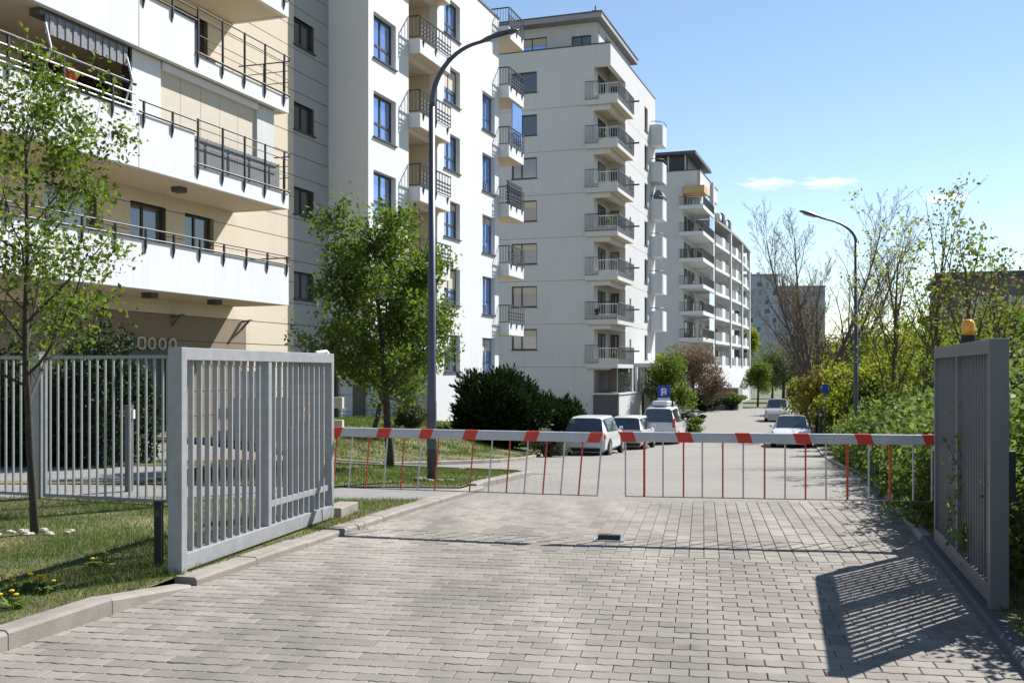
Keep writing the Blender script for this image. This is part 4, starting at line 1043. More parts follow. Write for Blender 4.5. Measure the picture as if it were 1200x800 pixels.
for x in (1.5, 4.0, 12, 16): MB().box(x, x+0.9, 3.5, 4.6, 30, 35.4 if x < 9 else 32).build('chimney', 'blue_grey_wall', bE)

# ---------------- building F: dark low block beyond the right hand trees
YF = 78.0
bF = empty('apartment_building', (32.4, YF, H(31, YF)), TH, 'dark brown grey flat-roofed block hidden behind the leafy upright trees', 'building')
pF = Plane((0, 0, 0), (1, 0, 0), (0, -1, 0)); hF = [(1.5+3.2*c_, 3.4+3.2*c_, 2.2+2.9*r, 3.7+2.9*r) for c_ in range(7) for r in range(3)]
wall(bF, 'wall', pF, 0, 26, -0.5, 11.0, hF, 'brown_grey_wall', 0.3); MB().box(0, 26, 0.35, 14, -0.5, 10.8).build('rear_mass', 'interior', bF)
MB().box(-0.3, 26.3, -0.3, 14.2, 11.001, 11.35).build('roof', 'roof_dark', bF)
for h in hF: window(bF, pF, h, inset=0.12, split=(0.5,), frame='frame_white')

# concrete wall behind the hedge, in cast panels
wr = empty('garden_wall', (8.6, 21.5, H(8.6, 21.5)), R(-9), 'grey cast concrete garden wall with coping behind the hedge', 'wall')
for k in range(6):
    MB().box(k*2.0+0.006, k*2.0+1.994, 0, 0.18, -0.3, 1.42).build('panel', 'concrete', wr, bevel=0.006); MB().box(k*2.0+0.003, k*2.0+1.997, -0.04, 0.22, 1.421, 1.50).build('coping', 'concrete', wr, bevel=0.006)
# pale block wall and cabinet seen through the gate bars
bw = empty('block_wall', (-7.6, 26.6, H(-7.6, 26.6)), R(-6), 'low wall of pale blocks seen through the light grey gate leaf', 'wall')
blk = MB().box(0.005, 0.59, 0, 0.2, 0.005, 0.285).mesh('block'); blk.materials.append(MATS['block_wall'])
for r in range(4):
    for k in range(5):
        o = bpy.data.objects.new('block', blk); col.objects.link(o); o.parent = bw; o.location = (k*0.6+(0.3 if r % 2 else 0), rng.uniform(-.006, .006), r*0.29)
cbn = empty('utility_cabinet', (-7.3, 27.3, H(-7.3, 27.3)), R(-8), 'tall white utility cabinet standing behind the pale block wall', 'cabinet')
MB().box(0, 0.9, 0, 0.4, 0, 1.75).build('body', 'plate_white', cbn, bevel=0.01); MB().box(0.04, 0.44, -0.015, -0.001, 0.1, 1.65).build('door', 'plate_white', cbn); MB().box(0.46, 0.86, -0.015, -0.001, 0.1, 1.65).build('door', 'plate_white', cbn)
MB().box(-0.03, 0.93, -0.04, 0.43, 1.751, 1.80).build('roof', 'satin_steel', cbn)

# ------------------------------------------------------------------ vegetation
def grow_tree(name, label, base, seed, trunk_h, trunk_r, spec, bark, leaf, leaf_size, per_twig, spread, cat='tree', group=None, lean=(0, 0), bud=None, rmin=0.0025, thin=0.0, bias=0.0):
    """trunk and limbs by recursive branching; leaves scattered along the outer twigs"""
    rg = random.Random(seed); root = empty(name, base, 0, label, cat, group)
    wood = MB(); tw = []
    def branch(p, d, L, r, lev):
        sp = spec[lev]; n = sp.get('n', 5); pts = [p]; rad = [r]
        for i in range(n):
            d = (d + Vector((rg.gauss(0, 1), rg.gauss(0, 1), rg.gauss(0, 0.6)))*sp.get('wob', 0.1) + Vector((0, 0, sp.get('up', 0.05)))).normalized()
            p = p + d*(L/n); pts.append(p); rad.append(max(rmin, r*(1-(1-sp.get('tip', 0.4))*(i+1)/n)))
        wood.tube(pts, rad, sp.get('sides', 5), caps=(lev == 0))
        if lev+1 < len(spec):
            c = spec[lev+1]; k = c['count']; k = k if isinstance(k, int) else rg.randint(*k); az = rg.uniform(0, 6.28)
            for j in range(k):
                t = c['from'] + (1-c['from'])*(j+rg.uniform(0.1, 0.9))/k; fi = t*n; i = min(int(fi), n-1); q = pts[i].lerp(pts[i+1], fi-i)
                ax = (pts[i+1]-pts[i]).normalized(); az += 2.4 + rg.uniform(-0.5, 0.5)
                s1 = ax.cross(Vector((0.3, 0.9, 0.2))).normalized(); s2 = ax.cross(s1)
                an = R(c['ang'] + rg.uniform(-12, 12)); dd = ax*math.cos(an) + (s1*math.cos(az)+s2*math.sin(az))*math.sin(an) + Vector((bias if lev == 0 else 0, 0, 0))
                L2 = L*c['ratio']*(1 - c.get('fall', 0.4)*t)*rg.uniform(0.75, 1.2)
                branch(q, dd, L2, max(rmin, rad[min(i+1, n)]*c.get('rr', 0.6)), lev+1)
        if lev >= len(spec)-2 and lev > 0:
            for q in pts[1:]: tw.append((q, lev))
    branch(Vector((0, 0, -0.1)), Vector((lean[0], lean[1], 1)).normalized(), trunk_h, trunk_r, 0)
    wood.build('trunk', bark, root, smooth=True)
    if per_twig > 0:
        P = []
        for q, lev in tw:
            if thin and rg.random() < thin*min(1, max(0, (q.z/trunk_h-0.42)/0.35)): continue
            for _ in range(per_twig):
                P.append((q.x+rg.gauss(0, spread), q.y+rg.gauss(0, spread), q.z+rg.gauss(0, spread)))
        leaves('crown', np.array(P), leaf_size, leaf, root, seed)
        if bud:
            P2 = [(q.x+rg.gauss(0, spread), q.y+rg.gauss(0, spread), q.z+rg.gauss(0, spread)) for q, lev in tw if rg.random() < 0.35]
            leaves('blossom', np.array(P2), leaf_size*0.9, bud, root, seed+1)
    return root

YOUNG = [dict(n=9, wob=0.035, up=0.05, tip=0.3, sides=9),
         dict(count=17, ratio=0.50, ang=50, fall=0.5, rr=0.55, wob=0.11, up=0.06, n=6, sides=6, **{'from': 0.30}),
         dict(count=(5, 8), ratio=0.5, ang=42, fall=0.3, rr=0.6, wob=0.14, up=0.05, n=4, sides=4, **{'from': 0.2}),
         dict(count=(2, 4), ratio=0.5, ang=40, fall=0.2, rr=0.6, wob=0.16, up=0.04, n=3, sides=3, **{'from': 0.25})]
b_ = ground_px(41, 632)
grow_tree('young_tree', 'slender young tree with fresh leaves on the lawn before the bar fence', (b_.x, b_.y, 0.05), 11, 4.15, 0.043, YOUNG, 'bark', 'leaf_young', 0.053, 8, 0.078)
MB_ = empty('planting_ring', (b_.x, b_.y, 0.06), 0, 'ring of pale stones at the foot of the slender young tree', 'planting ring')
for k in range(26):
    an = rng.uniform(0, 6.28); rr = rng.uniform(0.08, 0.42); s_ = rng.uniform(0.02, 0.055)
    o = MB().lathe([(s_*0.8, -0.02), (s_, s_*0.15), (s_*0.6, s_*0.5), (s_*0.15, s_*0.55)], 6).build('stone', 'gravel_pale', MB_); o.location = (rr*math.cos(an), rr*math.sin(an)*0.6, 0)
b_ = ground_px(457, 551)
BUSHY = [dict(n=8, wob=0.04, up=0.05, tip=0.3, sides=9),
         dict(count=20, ratio=0.46, ang=54, fall=0.25, rr=0.5, wob=0.12, up=0.07, n=6, sides=6, **{'from': 0.30}),
         dict(count=(5, 8), ratio=0.5, ang=44, fall=0.3, rr=0.6, wob=0.14, up=0.06, n=4, sides=4, **{'from': 0.2}),
         dict(count=(3, 4), ratio=0.5, ang=40, fall=0.2, rr=0.6, wob=0.16, up=0.04, n=3, sides=3, **{'from': 0.25})]
grow_tree('bushy_tree', 'bushy round-crowned tree on the grass island beside the lamp post', b_, 5, 3.65, 0.085, BUSHY, 'bark', 'leaf_mid', 0.076, 11, 0.10, lean=(0.05, 0), bias=0.26)
X, Y = (437-CX)/F*31, 31.0
grow_tree('small_tree', 'small leaning tree on the grass bank by the white entrance wall', (X, Y, H(X, Y)), 8, 3.3, 0.10,
          [dict(n=7, wob=0.06, up=0.05, tip=0.35, sides=7)] + [dict(BUSHY[1], count=9, ratio=0.42)] + BUSHY[2:], 'bark', 'leaf_young', 0.10, 6, 0.13, lean=(0.14, 0))
# bare, budding tree with several stems
X, Y = (960-CX)/F*62, 62.0
BARE = [dict(n=4, wob=0.02, up=0.05, tip=0.8, sides=7),
        dict(count=8, ratio=4.3, ang=27, fall=0.1, rr=0.62, wob=0.05, up=0.055, n=12, tip=0.15, sides=6, **{'from': 0.2}),
        dict(count=(14, 18), ratio=0.36, ang=27, fall=0.45, rr=0.5, wob=0.06, up=0.07, n=7, sides=4, tip=0.25, **{'from': 0.22}),
        dict(count=(7, 10), ratio=0.42, ang=30, fall=0.3, rr=0.55, wob=0.08, up=0.07, n=4, sides=3, **{'from': 0.15}),
        dict(count=(3, 5), ratio=0.45, ang=28, fall=0.2, rr=0.7, wob=0.1, up=0.06, n=3, sides=3, **{'from': 0.2})]
grow_tree('bare_tree', 'tall many-stemmed bare tree with fine reddish twigs', (X, Y, H(X, Y)), 21, 2.3, 0.32, BARE, 'bark_grey', 'bud', 0.06, 1, 0.05, lean=(0.0, 0), rmin=0.008)
# upright flowering trees right of the street
UP = [dict(n=8, wob=0.03, up=0.06, tip=0.25, sides=7),
      dict(count=13, ratio=0.62, ang=26, fall=0.55, rr=0.6, wob=0.06, up=0.09, n=7, sides=5, tip=0.2, **{'from': 0.12}),
      dict(count=(5, 7), ratio=0.34, ang=36, fall=0.4, rr=0.6, wob=0.1, up=0.08, n=4, sides=4, **{'from': 0.15}),
      dict(count=(1, 3), ratio=0.45, ang=36, fall=0.2, rr=0.6, wob=0.12, up=0.06, n=3, sides=3, **{'from': 0.2})]
for i, (px, Y, top, lab, lf) in enumerate(((1092, 21.0, 225, 'tallest upright tree with sparse leaves and blossom behind the orange beacon', 'leaf_young'),
                              (1040, 25.0, 268, 'narrow upright tree with one long leader behind the hedge', 'leaf_lime'),
                              (1140, 19.0, 268, 'leafy upright tree beside the tallest blossom tree', 'leaf_young'),
                              (1178, 22.0, 300, 'upright tree in front of the dark flat-roofed block', 'leaf_mid'),
                              (1070, 27.0, 262, 'upright tree between the narrow leader tree and the tallest blossom tree', 'leaf_lime'))):
    X = (px-CX)/F*Y; z = H(X, Y); h = CH-(top-HY)/F*Y - z
    grow_tree('upright_tree', lab, (X, Y, z), 31+i, h*0.86, 0.07, UP, 'bark_red', lf, 0.085, 5, 0.09, group='upright trees right of the street', bud='bud', thin=0.85)

def cluster(rg, n, c, r, blobs, shell=0.55):
    """points in many overlapping ellipsoid lumps: uneven outline, gaps, light and dark clumps"""
    C = rg.normal(size=(blobs, 3)); C /= np.linalg.norm(C, axis=1)[:, None]; C *= rg.uniform(0.25, 0.78, size=(blobs, 1))
    rb = rg.uniform(0.22, 0.42, size=blobs)
    k = rg.integers(0, blobs, n); d = rg.normal(size=(n, 3)); d /= np.linalg.norm(d, axis=1)[:, None]
    rr = (shell + (1-shell)*rg.random(n)**0.7)*rb[k]*(1+0.15*rg.normal(size=n))
    P = C[k] + d*rr[:, None]
    cluster.dirs = d*0.6 + np.array([0, 0, 0.45]); cluster.dirs /= np.linalg.norm(cluster.dirs, axis=1)[:, None]
    return np.asarray(c) + P*np.asarray(r)
def bush(name, label, base, r, n, size, leaf, seed, blobs=26, cat='shrub', group=None, trunk=None, core=True, crown_z=None, aspect=0.6):
    rg = np.random.default_rng(seed); root = empty(name, base, 0, label, cat, group)
    cz = crown_z if crown_z is not None else r[2]*0.92
    P = cluster(rg, n, (0, 0, cz), r, blobs)
    if trunk is None: P[:, 2] = np.maximum(P[:, 2], 0.02)
    leaves('foliage' if trunk is None else 'crown', P, size, leaf, root, seed, aspect, D=cluster.dirs if aspect < 0.4 else None)
    m = MB(); r2 = random.Random(seed)
    if trunk is None:
        for k in range(9):
            a_ = r2.uniform(0, 6.28); e = Vector((math.cos(a_)*r[0]*r2.uniform(0.2, 0.7), math.sin(a_)*r[1]*r2.uniform(0.2, 0.7), cz+r[2]*r2.uniform(0, 0.6)))
            m.tube([(r2.gauss(0, .08), r2.gauss(0, .08), -0.1), e*0.5+Vector((0, 0, 0.1)), e], [0.03, 0.02, 0.008], 5)
        m.build('stem', 'bark', root)
    else:
        m.tube([(0, 0, -0.2), (0.05, 0, cz*0.4), (0, 0.05, cz)], [trunk, trunk*0.8, trunk*0.5], 7)
        for k in range(8):
            a_ = r2.uniform(0, 6.28); s_ = Vector((0, 0, cz*r2.uniform(0.45, 0.9))); e = Vector((math.cos(a_)*r[0]*0.75, math.sin(a_)*r[1]*0.75, cz+r[2]*r2.uniform(-0.2, 0.7)))
            m.tube([s_, s_.lerp(e, 0.5)+Vector((0, 0, 0.1)), e], [trunk*0.45, trunk*0.3, trunk*0.1], 5)
        m.build('trunk', 'bark', root, smooth=True)
    if core and trunk is None:
        prof = [(0.02, 0.0)] + [(0.48*math.sin(R(t)), cz - 0.6*r[2]*math.cos(R(t))) for t in (25, 50, 75, 100, 130, 155)] + [(0.02, cz+0.55*r[2])]
        k = MB().lathe([(p, max(0, q)) for p, q in prof], 12); k.v = [(x*r[0], y*r[1], z) for x, y, z in k.v]
        k.build('core', 'hedge_core', root, smooth=True)
    return root
def gp(px, Y): X = (px-CX)/F*Y; return (X, Y, H(X, Y)+0.03)
# dark evergreens between the white block and the tower
bush('evergreen_bush', 'large dark spreading evergreen against the bright white block', gp(583, 40), (2.05, 1.6, 1.65), 48000, 0.24, 'leaf_dark', 41, 75, group='dark evergreens', crown_z=1.35, aspect=0.3)
bush('evergreen_bush', 'dark evergreen just behind the white hatchback', gp(648, 44), (1.6, 1.4, 1.3), 28000, 0.24, 'leaf_dark', 42, 55, group='dark evergreens', crown_z=1.1, aspect=0.3)
bush('silver_bush', 'low silvery grey bush in front of the dark evergreens', gp(642, 38), (1.05, 0.8, 0.62), 7000, 0.07, 'leaf_silver', 43, 20, crown_z=0.5)
bush('round_bush', 'pale green round bush against the entrance wall of the white block', gp(481, 34.5), (0.78, 0.6, 0.62), 6000, 0.07, 'leaf_olive', 44, 18, crown_z=0.5)
bush('clipped_bush', 'bright green clipped bush beside the parking sign', gp(800, 62), (1.75, 1.2, 0.62), 8000, 0.12, 'leaf_hedge', 45, 22, crown_z=0.45)
bush('clipped_bush', 'dark low bush behind the bright green clipped bush', gp(806, 72), (1.5, 1.0, 0.6), 4000, 0.13, 'leaf_dark', 46, 16, crown_z=0.5)
bush('street_tree', 'fresh green tree behind the blue parking sign', gp(787, 74), (2.2, 2.0, 2.6), 9000, 0.16, 'leaf_mid', 47, 34, cat='tree', trunk=0.12, crown_z=3.0)
bush('street_tree', 'slim lime green tree against the far corner of the grey tower', gp(772, 84), (0.9, 0.9, 1.8), 3000, 0.16, 'leaf_lime', 48, 18, cat='tree', trunk=0.1, crown_z=4.2)
bush('street_tree', 'brown budding tree in front of the bowed white block', gp(812, 100), (3.4, 2.5, 2.9), 9000, 0.15, 'leaf_rust', 49, 40, cat='tree', trunk=0.16, crown_z=4.3)
bush('street_tree', 'low brown shrubby tree left of the hut with white roof', gp(834, 104), (2.4, 2.0, 2.2), 6000, 0.16, 'leaf_rust', 50, 30, cat='tree', trunk=0.12, crown_z=2.7)
bush('dark_shrub', 'dark shrub in the shade at the bend', gp(822, 106), (3.0, 1.5, 1.4), 6000, 0.16, 'leaf_dark', 51, 24, crown_z=1.0)
bush('clipped_bush', 'green shrub in front of the hut with white roof', gp(858, 108), (1.8, 1.0, 1.0), 4500, 0.16, 'leaf_hedge', 52, 20, crown_z=0.9)
bush('street_tree', 'round green tree beside the hut with white roof', gp(888, 122), (2.5, 2.2, 2.3), 7000, 0.18, 'leaf_mid', 53, 30, cat='tree', trunk=0.14, crown_z=3.3)
bush('street_tree', 'grey green willowy tree before the distant blue grey slab', gp(918, 140), (5.0, 3.5, 3.6), 12000, 0.2, 'leaf_olive', 54, 40, cat='tree', trunk=0.25, crown_z=4.6)
bush('street_tree', 'lime tree peeping past the edge of the bowed white block', gp(879, 190), (2.2, 2, 4.5), 3500, 0.3, 'leaf_lime', 55, 20, cat='tree', trunk=0.2, crown_z=9.0)
bush('street_tree', 'olive tree mass closing the far end of the street', gp(905, 160), (6, 3, 3.2), 8000, 0.25, 'leaf_olive', 56, 30, cat='tree', trunk=0.2, crown_z=3.2)
# yellow green shrubs along the right
for i, (px, Y, rx, rz, cz, lf, lab) in enumerate((
        (972, 56, 2.4, 1.9, 2.6, 'leaf_yellow', 'yellow flowering shrub under the bare tree'),
        (1000, 50, 2.6, 2.4, 2.8, 'leaf_lime', 'yellow green shrub behind the thin dark lamp post'),
        (985, 70, 3.2, 2.4, 2.6, 'leaf_olive', 'olive shrub behind the yellow flowering shrub'),
        (1028, 40, 2.2, 2.0, 2.3, 'leaf_lime', 'lime green shrub before the grey garden wall'),
        (1068, 38, 2.6, 2.1, 2.4, 'leaf_mid', 'mid green shrub behind the grey garden wall'),
        (1112, 34, 2.6, 2.0, 2.2, 'leaf_young', 'broad green shrub behind the tallest blossom tree'),
        (1165, 33, 2.8, 2.3, 2.5, 'leaf_mid', 'tall green shrub before the dark flat-roofed block'),
        (1215, 30, 2.6, 2.3, 2.5, 'leaf_olive', 'olive green shrub at the end of the garden wall'),
        (1060, 58, 4.2, 2.6, 3.0, 'leaf_olive', 'wide olive shrub thicket behind the narrow leader tree'),
        (952, 84, 2.6, 2.0, 2.2, 'leaf_lime', 'yellowish shrub behind the silver off-road car'),
        (1130, 62, 6.0, 2.6, 3.0, 'leaf_olive', 'dense olive thicket at the foot of the dark flat-roofed block'))):
    bush('shrub', lab, gp(px, Y), (rx, rx*0.8, rz), 7500, 0.085+0.0016*Y, lf, 60+i, 30, group='shrubs along the right of the street', crown_z=cz*0.8)

for i, (px, Y, rx, rz, cz, lf, lab) in enumerate((
        (1012, 66, 3.6, 3.0, 4.0, 'leaf_lime', 'rounded lime tree between the thin lamp post and the narrow leader tree'),
        (1055, 46, 2.6, 2.2, 3.4, 'leaf_young', 'rounded fresh green tree behind the narrow leader tree'),
        (1100, 52, 3.2, 2.6, 4.0, 'leaf_mid', 'rounded green tree behind the orange beacon'),
        (1150, 50, 3.4, 2.6, 4.2, 'leaf_lime', 'rounded lime tree before the dark flat-roofed block'),
        (1200, 46, 3.2, 2.6, 4.2, 'leaf_young', 'rounded green tree at the far end of the garden wall'),
        (975, 96, 4.4, 3.2, 4.6, 'leaf_olive', 'olive tree behind the bare tree'),
        (1040, 100, 5.0, 3.0, 5.0, 'leaf_olive', 'distant olive tree beyond the rounded lime tree'))):
    bush('round_tree', lab, gp(px, Y), (rx, rx*0.8, rz), 8500, 0.075+0.0019*Y, lf, 160+i, 36, cat='tree', group='trees right of the street', trunk=0.14, crown_z=cz)

# dandelions at the kerb edge of the lawn
for i, (px, py) in enumerate(((22, 704), (44, 700), (52, 703), (15, 722), (118, 672))):
    q = ground_px(px, py); root = empty('dandelion', (q.x, q.y, 0.055), 0, 'yellow dandelion rosette in the lawn by the kerb', 'plant', 'dandelions by the kerb')
    rg = np.random.default_rng(400+i); a_ = rg.random(14)*6.28
    P = np.stack([np.cos(a_)*0.06, np.sin(a_)*0.06, 0.02+0.03*rg.random(14)], 1); D_ = np.stack([np.cos(a_), np.sin(a_), 0.25+0*a_], 1)
    leaves('rosette', P, 0.12, 'leaf_hedge', root, 400+i, 0.3, D=D_)['kind'] = 'stuff'
    for k in range(3):
        x, y = rg.normal(size=2)*0.04; m = MB().tube([(x*0.4, y*0.4, 0), (x, y, 0.075+0.02*k)], 0.003, 5); st_ = m.build('stalk', 'leaf_mid', root)
        MB().lathe([(0.004, 0.072+0.02*k), (0.018, 0.08+0.02*k), (0.019, 0.086+0.02*k), (0.006, 0.092+0.02*k)], 9, (x, y, 0)).build('flower', 'dandelion', st_)

def hedge(name, label, pts, w, h, n, size, leaf, seed, lift=0.0):
    """leafy hedge along a polyline: leaves near the surface over a dark twiggy core"""
    rg = np.random.default_rng(seed); root = empty(name, (pts[0][0], pts[0][1], H(*pts[0])), 0, label, 'hedge')
    P = np.array(pts, float); seg = np.diff(P, axis=0); L = np.linalg.norm(seg, axis=1); cum = np.concatenate([[0], np.cumsum(L)])
    s = rg.random(n)*cum[-1]; i = np.clip(np.searchsorted(cum, s)-1, 0, len(L)-1); t = (s-cum[i])/L[i]
    base = P[i] + seg[i]*t[:, None]; d = seg[i]/L[i][:, None]; nr = np.stack([d[:, 1], -d[:, 0]], 1)
    bump = 0.16*np.sin(s*2.1+1)+0.12*np.sin(s*4.7)+0.08*np.sin(s*9.3+2)
    ang = rg.random(n)*math.pi; rad = 1 - 0.28*rg.random(n)**1.5
    lump = 1 + 0.22*np.sin(s*6.0+ang*5)*np.sin(ang*4+s*2.6) + 0.12*rg.normal(size=n)
    off = np.cos(ang)*w*rad*lump; off = np.sign(off)*np.abs(off)**0.85*(w**0.15)
    hh = (np.sin(ang)**0.55)*rad*lump*(h+bump*h*0.5)
    low = rg.random(n) < 0.35; hh = np.where(low, hh*rg.random(n), hh)
    X = base[:, 0]+nr[:, 0]*off; Yv = base[:, 1]+nr[:, 1]*off; Z = hgt(X, Yv) + np.maximum(0.03, hh) + lift
    ne = n//14; ea = rg.random(ne)*math.pi; er = rg.random(ne)**0.5     # leaves closing both ends
    for end, dirn in ((0, -1), (len(P)-1, 1)):
        dd = (P[1]-P[0]) if end == 0 else (P[-1]-P[-2]); dd = dd/np.linalg.norm(dd); nn = np.array([dd[1], -dd[0]])
        o_ = np.cos(ea)*w*er; push = (0.25*(1-er)+0.08*rg.normal(size=ne))*dirn
        ex = P[end][0]+nn[0]*o_+dd[0]*push; ey = P[end][1]+nn[1]*o_+dd[1]*push; ez = hgt(ex, ey)+np.maximum(0.03, np.sin(ea)**0.7*er*h)+lift
        X = np.concatenate([X, ex]); Yv = np.concatenate([Yv, ey]); Z = np.concatenate([Z, ez])
    Q = np.stack([X, Yv, Z], 1) - np.array(root.location)
    leaves('foliage', Q, size, leaf, root, seed, 0.62, 0.6)
    m = MB()
    for k in range(len(P)-1):
        a, b2 = P[k], P[k+1]; dd = (b2-a)/np.linalg.norm(b2-a); nn = np.array([dd[1], -dd[0]])
        prof = [(-0.6, 0), (-0.66, 0.55), (-0.4, 0.80), (0.4, 0.80), (0.66, 0.55), (0.6, 0)]
        vs = []
        for e in (a+dd*(0.5*w if k == 0 else -0.02), b2-dd*(0.5*w if k == len(P)-2 else -0.02)):
            for x_, z_ in prof: q = e+nn*x_*w; vs.append((q[0]-root.location.x, q[1]-root.location.y, H(q[0], q[1])+z_*h+lift-root.location.z))
        m.add(vs, [(5, 4, 3, 2, 1, 0), (6, 7, 8, 9, 10, 11)] + [(j, j+1, j+7, j+6) for j in range(5)])
    m.build('core', 'hedge_core', root)
    return root
hedge('hedge', 'long leafy hedge with pale young leaves along the right kerb', [(float(redge(y))+0.66+0.012*y, y) for y in np.arange(10.4, 33, 1.6)], 0.8, 1.18, 42000, 0.075, 'leaf_hedge', 81)
hedge('hedge', 'thick leafy hedge pressing against the dark shaded gate leaf', [(3.75, 4.0), (3.95, 5.2), (4.12, 6.4), (4.28, 7.2), (4.6, 8.6), (5.0, 10.1)], 0.55, 1.35, 19000, 0.07, 'leaf_hedge', 82)
hedge('hedge', 'far low hedge beyond the dark bollards on the right', [(float(redge(y))+1.6, y) for y in np.arange(34, 75, 4.0)], 0.9, 1.0, 16000, 0.13, 'leaf_hedge', 83)
hedge('hedge', 'tall dark conifer hedge behind the bar fence', [(-10.5, 18.9), (-9.0, 18.7), (-8.2, 18.6), (-7.2, 18.5), (-6.75, 18.45)], 0.9, 1.92, 26000, 0.075, 'leaf_dark', 84)
# overhanging leafy mass near the gate: the source of the dappled shade on the pavers
bush('tall_shrub', 'tall leafy shrub behind the shaded gate leaf', (5.6, 8.2, 0.05), (1.0, 1.0, 0.85), 4200, 0.085, 'leaf_hedge', 85, 26, crown_z=1.25)
bush('tall_shrub', 'leafy shrub beside the barrier cabinet in the hedge', (5.9, 12.0, 0.05), (0.9, 0.9, 0.85), 4200, 0.085, 'leaf_hedge', 86, 26, crown_z=1.1)
# sprigs growing through the dark gate leaf
for i, (px, py, Y, s_) in enumerate(((1126, 545, 8.25, 0.16), (1122, 605, 8.4, 0.15), (1131, 628, 8.0, 0.08), (1178, 590, 7.0, 0.15), (1176, 540, 7.1, 0.12))):
    q = at(px, py, Y); rg = np.random.default_rng(90+i); root = empty('leafy_sprig', (q.x+0.12, q.y, 0.3), 0, ['largest leafy sprig poking through the bars of the dark gate leaf', 'low leafy sprig under the largest one on the dark gate leaf', 'tiny leafy sprig near the bottom rail of the dark gate leaf', 'leafy sprig leaning past the end post of the dark gate leaf', 'upper leafy sprig beside the lock box of the dark gate leaf'][i], 'twig', 'sprigs through the gate')
    P = np.array(q) + rg.normal(size=(75, 3))*np.array([s_*0.42, s_*0.6, s_]) - np.array(root.location)
    leaves('leaf_cluster', P, 0.045, 'leaf_hedge', root, 90+i, 0.65)['kind'] = 'stuff'
    m = MB(); e = Vector(q) - Vector(root.location)
    m.tube([(0.12, 0, 0), e*0.6+Vector((0.05, 0, 0)), e+Vector((-0.02, 0, s_))], [0.008, 0.006, 0.003], 5)
    for k in range(5): m.tube([e+Vector((0, 0, s_*(k-2)*0.3)), Vector(P[k*9])], [0.003, 0.002], 4)
    m.build('twig', 'bark', root)

# potted plants and folded furniture on a few tower balconies
for i, (k, x, y, hh, lf) in enumerate(((1, -0.9, 0.1, 0.55, 'leaf_dark'), (3, -0.2, 0.2, 0.8, 'leaf_mid'), (3, 0.2, 1.4, 0.6, 'leaf_dark'), (5, -0.6, 0.2, 0.5, 'leaf_mid'), (5, 0.25, 2.6, 0.7, 'leaf_dark'), (0, 0.1, 0.5, 0.45, 'leaf_mid'))):
    lab = ['potted plant on the second corner balcony of the grey tower', 'tall potted plant on the fourth corner balcony of the grey tower', 'dark potted shrub at the street side of the fourth corner balcony', 'potted plant on the sixth corner balcony of the grey tower', 'dark potted shrub at the street side of the sixth corner balcony', 'small potted plant on the lowest corner balcony of the grey tower'][i]
    root = empty('potted_plant', C0 + UX*x + UY*y + Vector((0, 0, KC[k]+0.16)), 0, lab, 'plant')
    MB().lathe([(0.14, 0), (0.19, 0.3), (0.2, 0.32), (0.17, 0.32)], 12).build('pot', 'bark_red', root)
    rg = np.random.default_rng(300+i); leaves('foliage', cluster(rg, 700, (0, 0, 0.35+hh*0.6), (0.35, 0.35, hh*0.7), 10), 0.09, lf, root, 300+i)
    MB().tube([(0, 0, 0.3), (0.02, 0, 0.35+hh)], 0.015, 5).build('stem', 'bark', root)
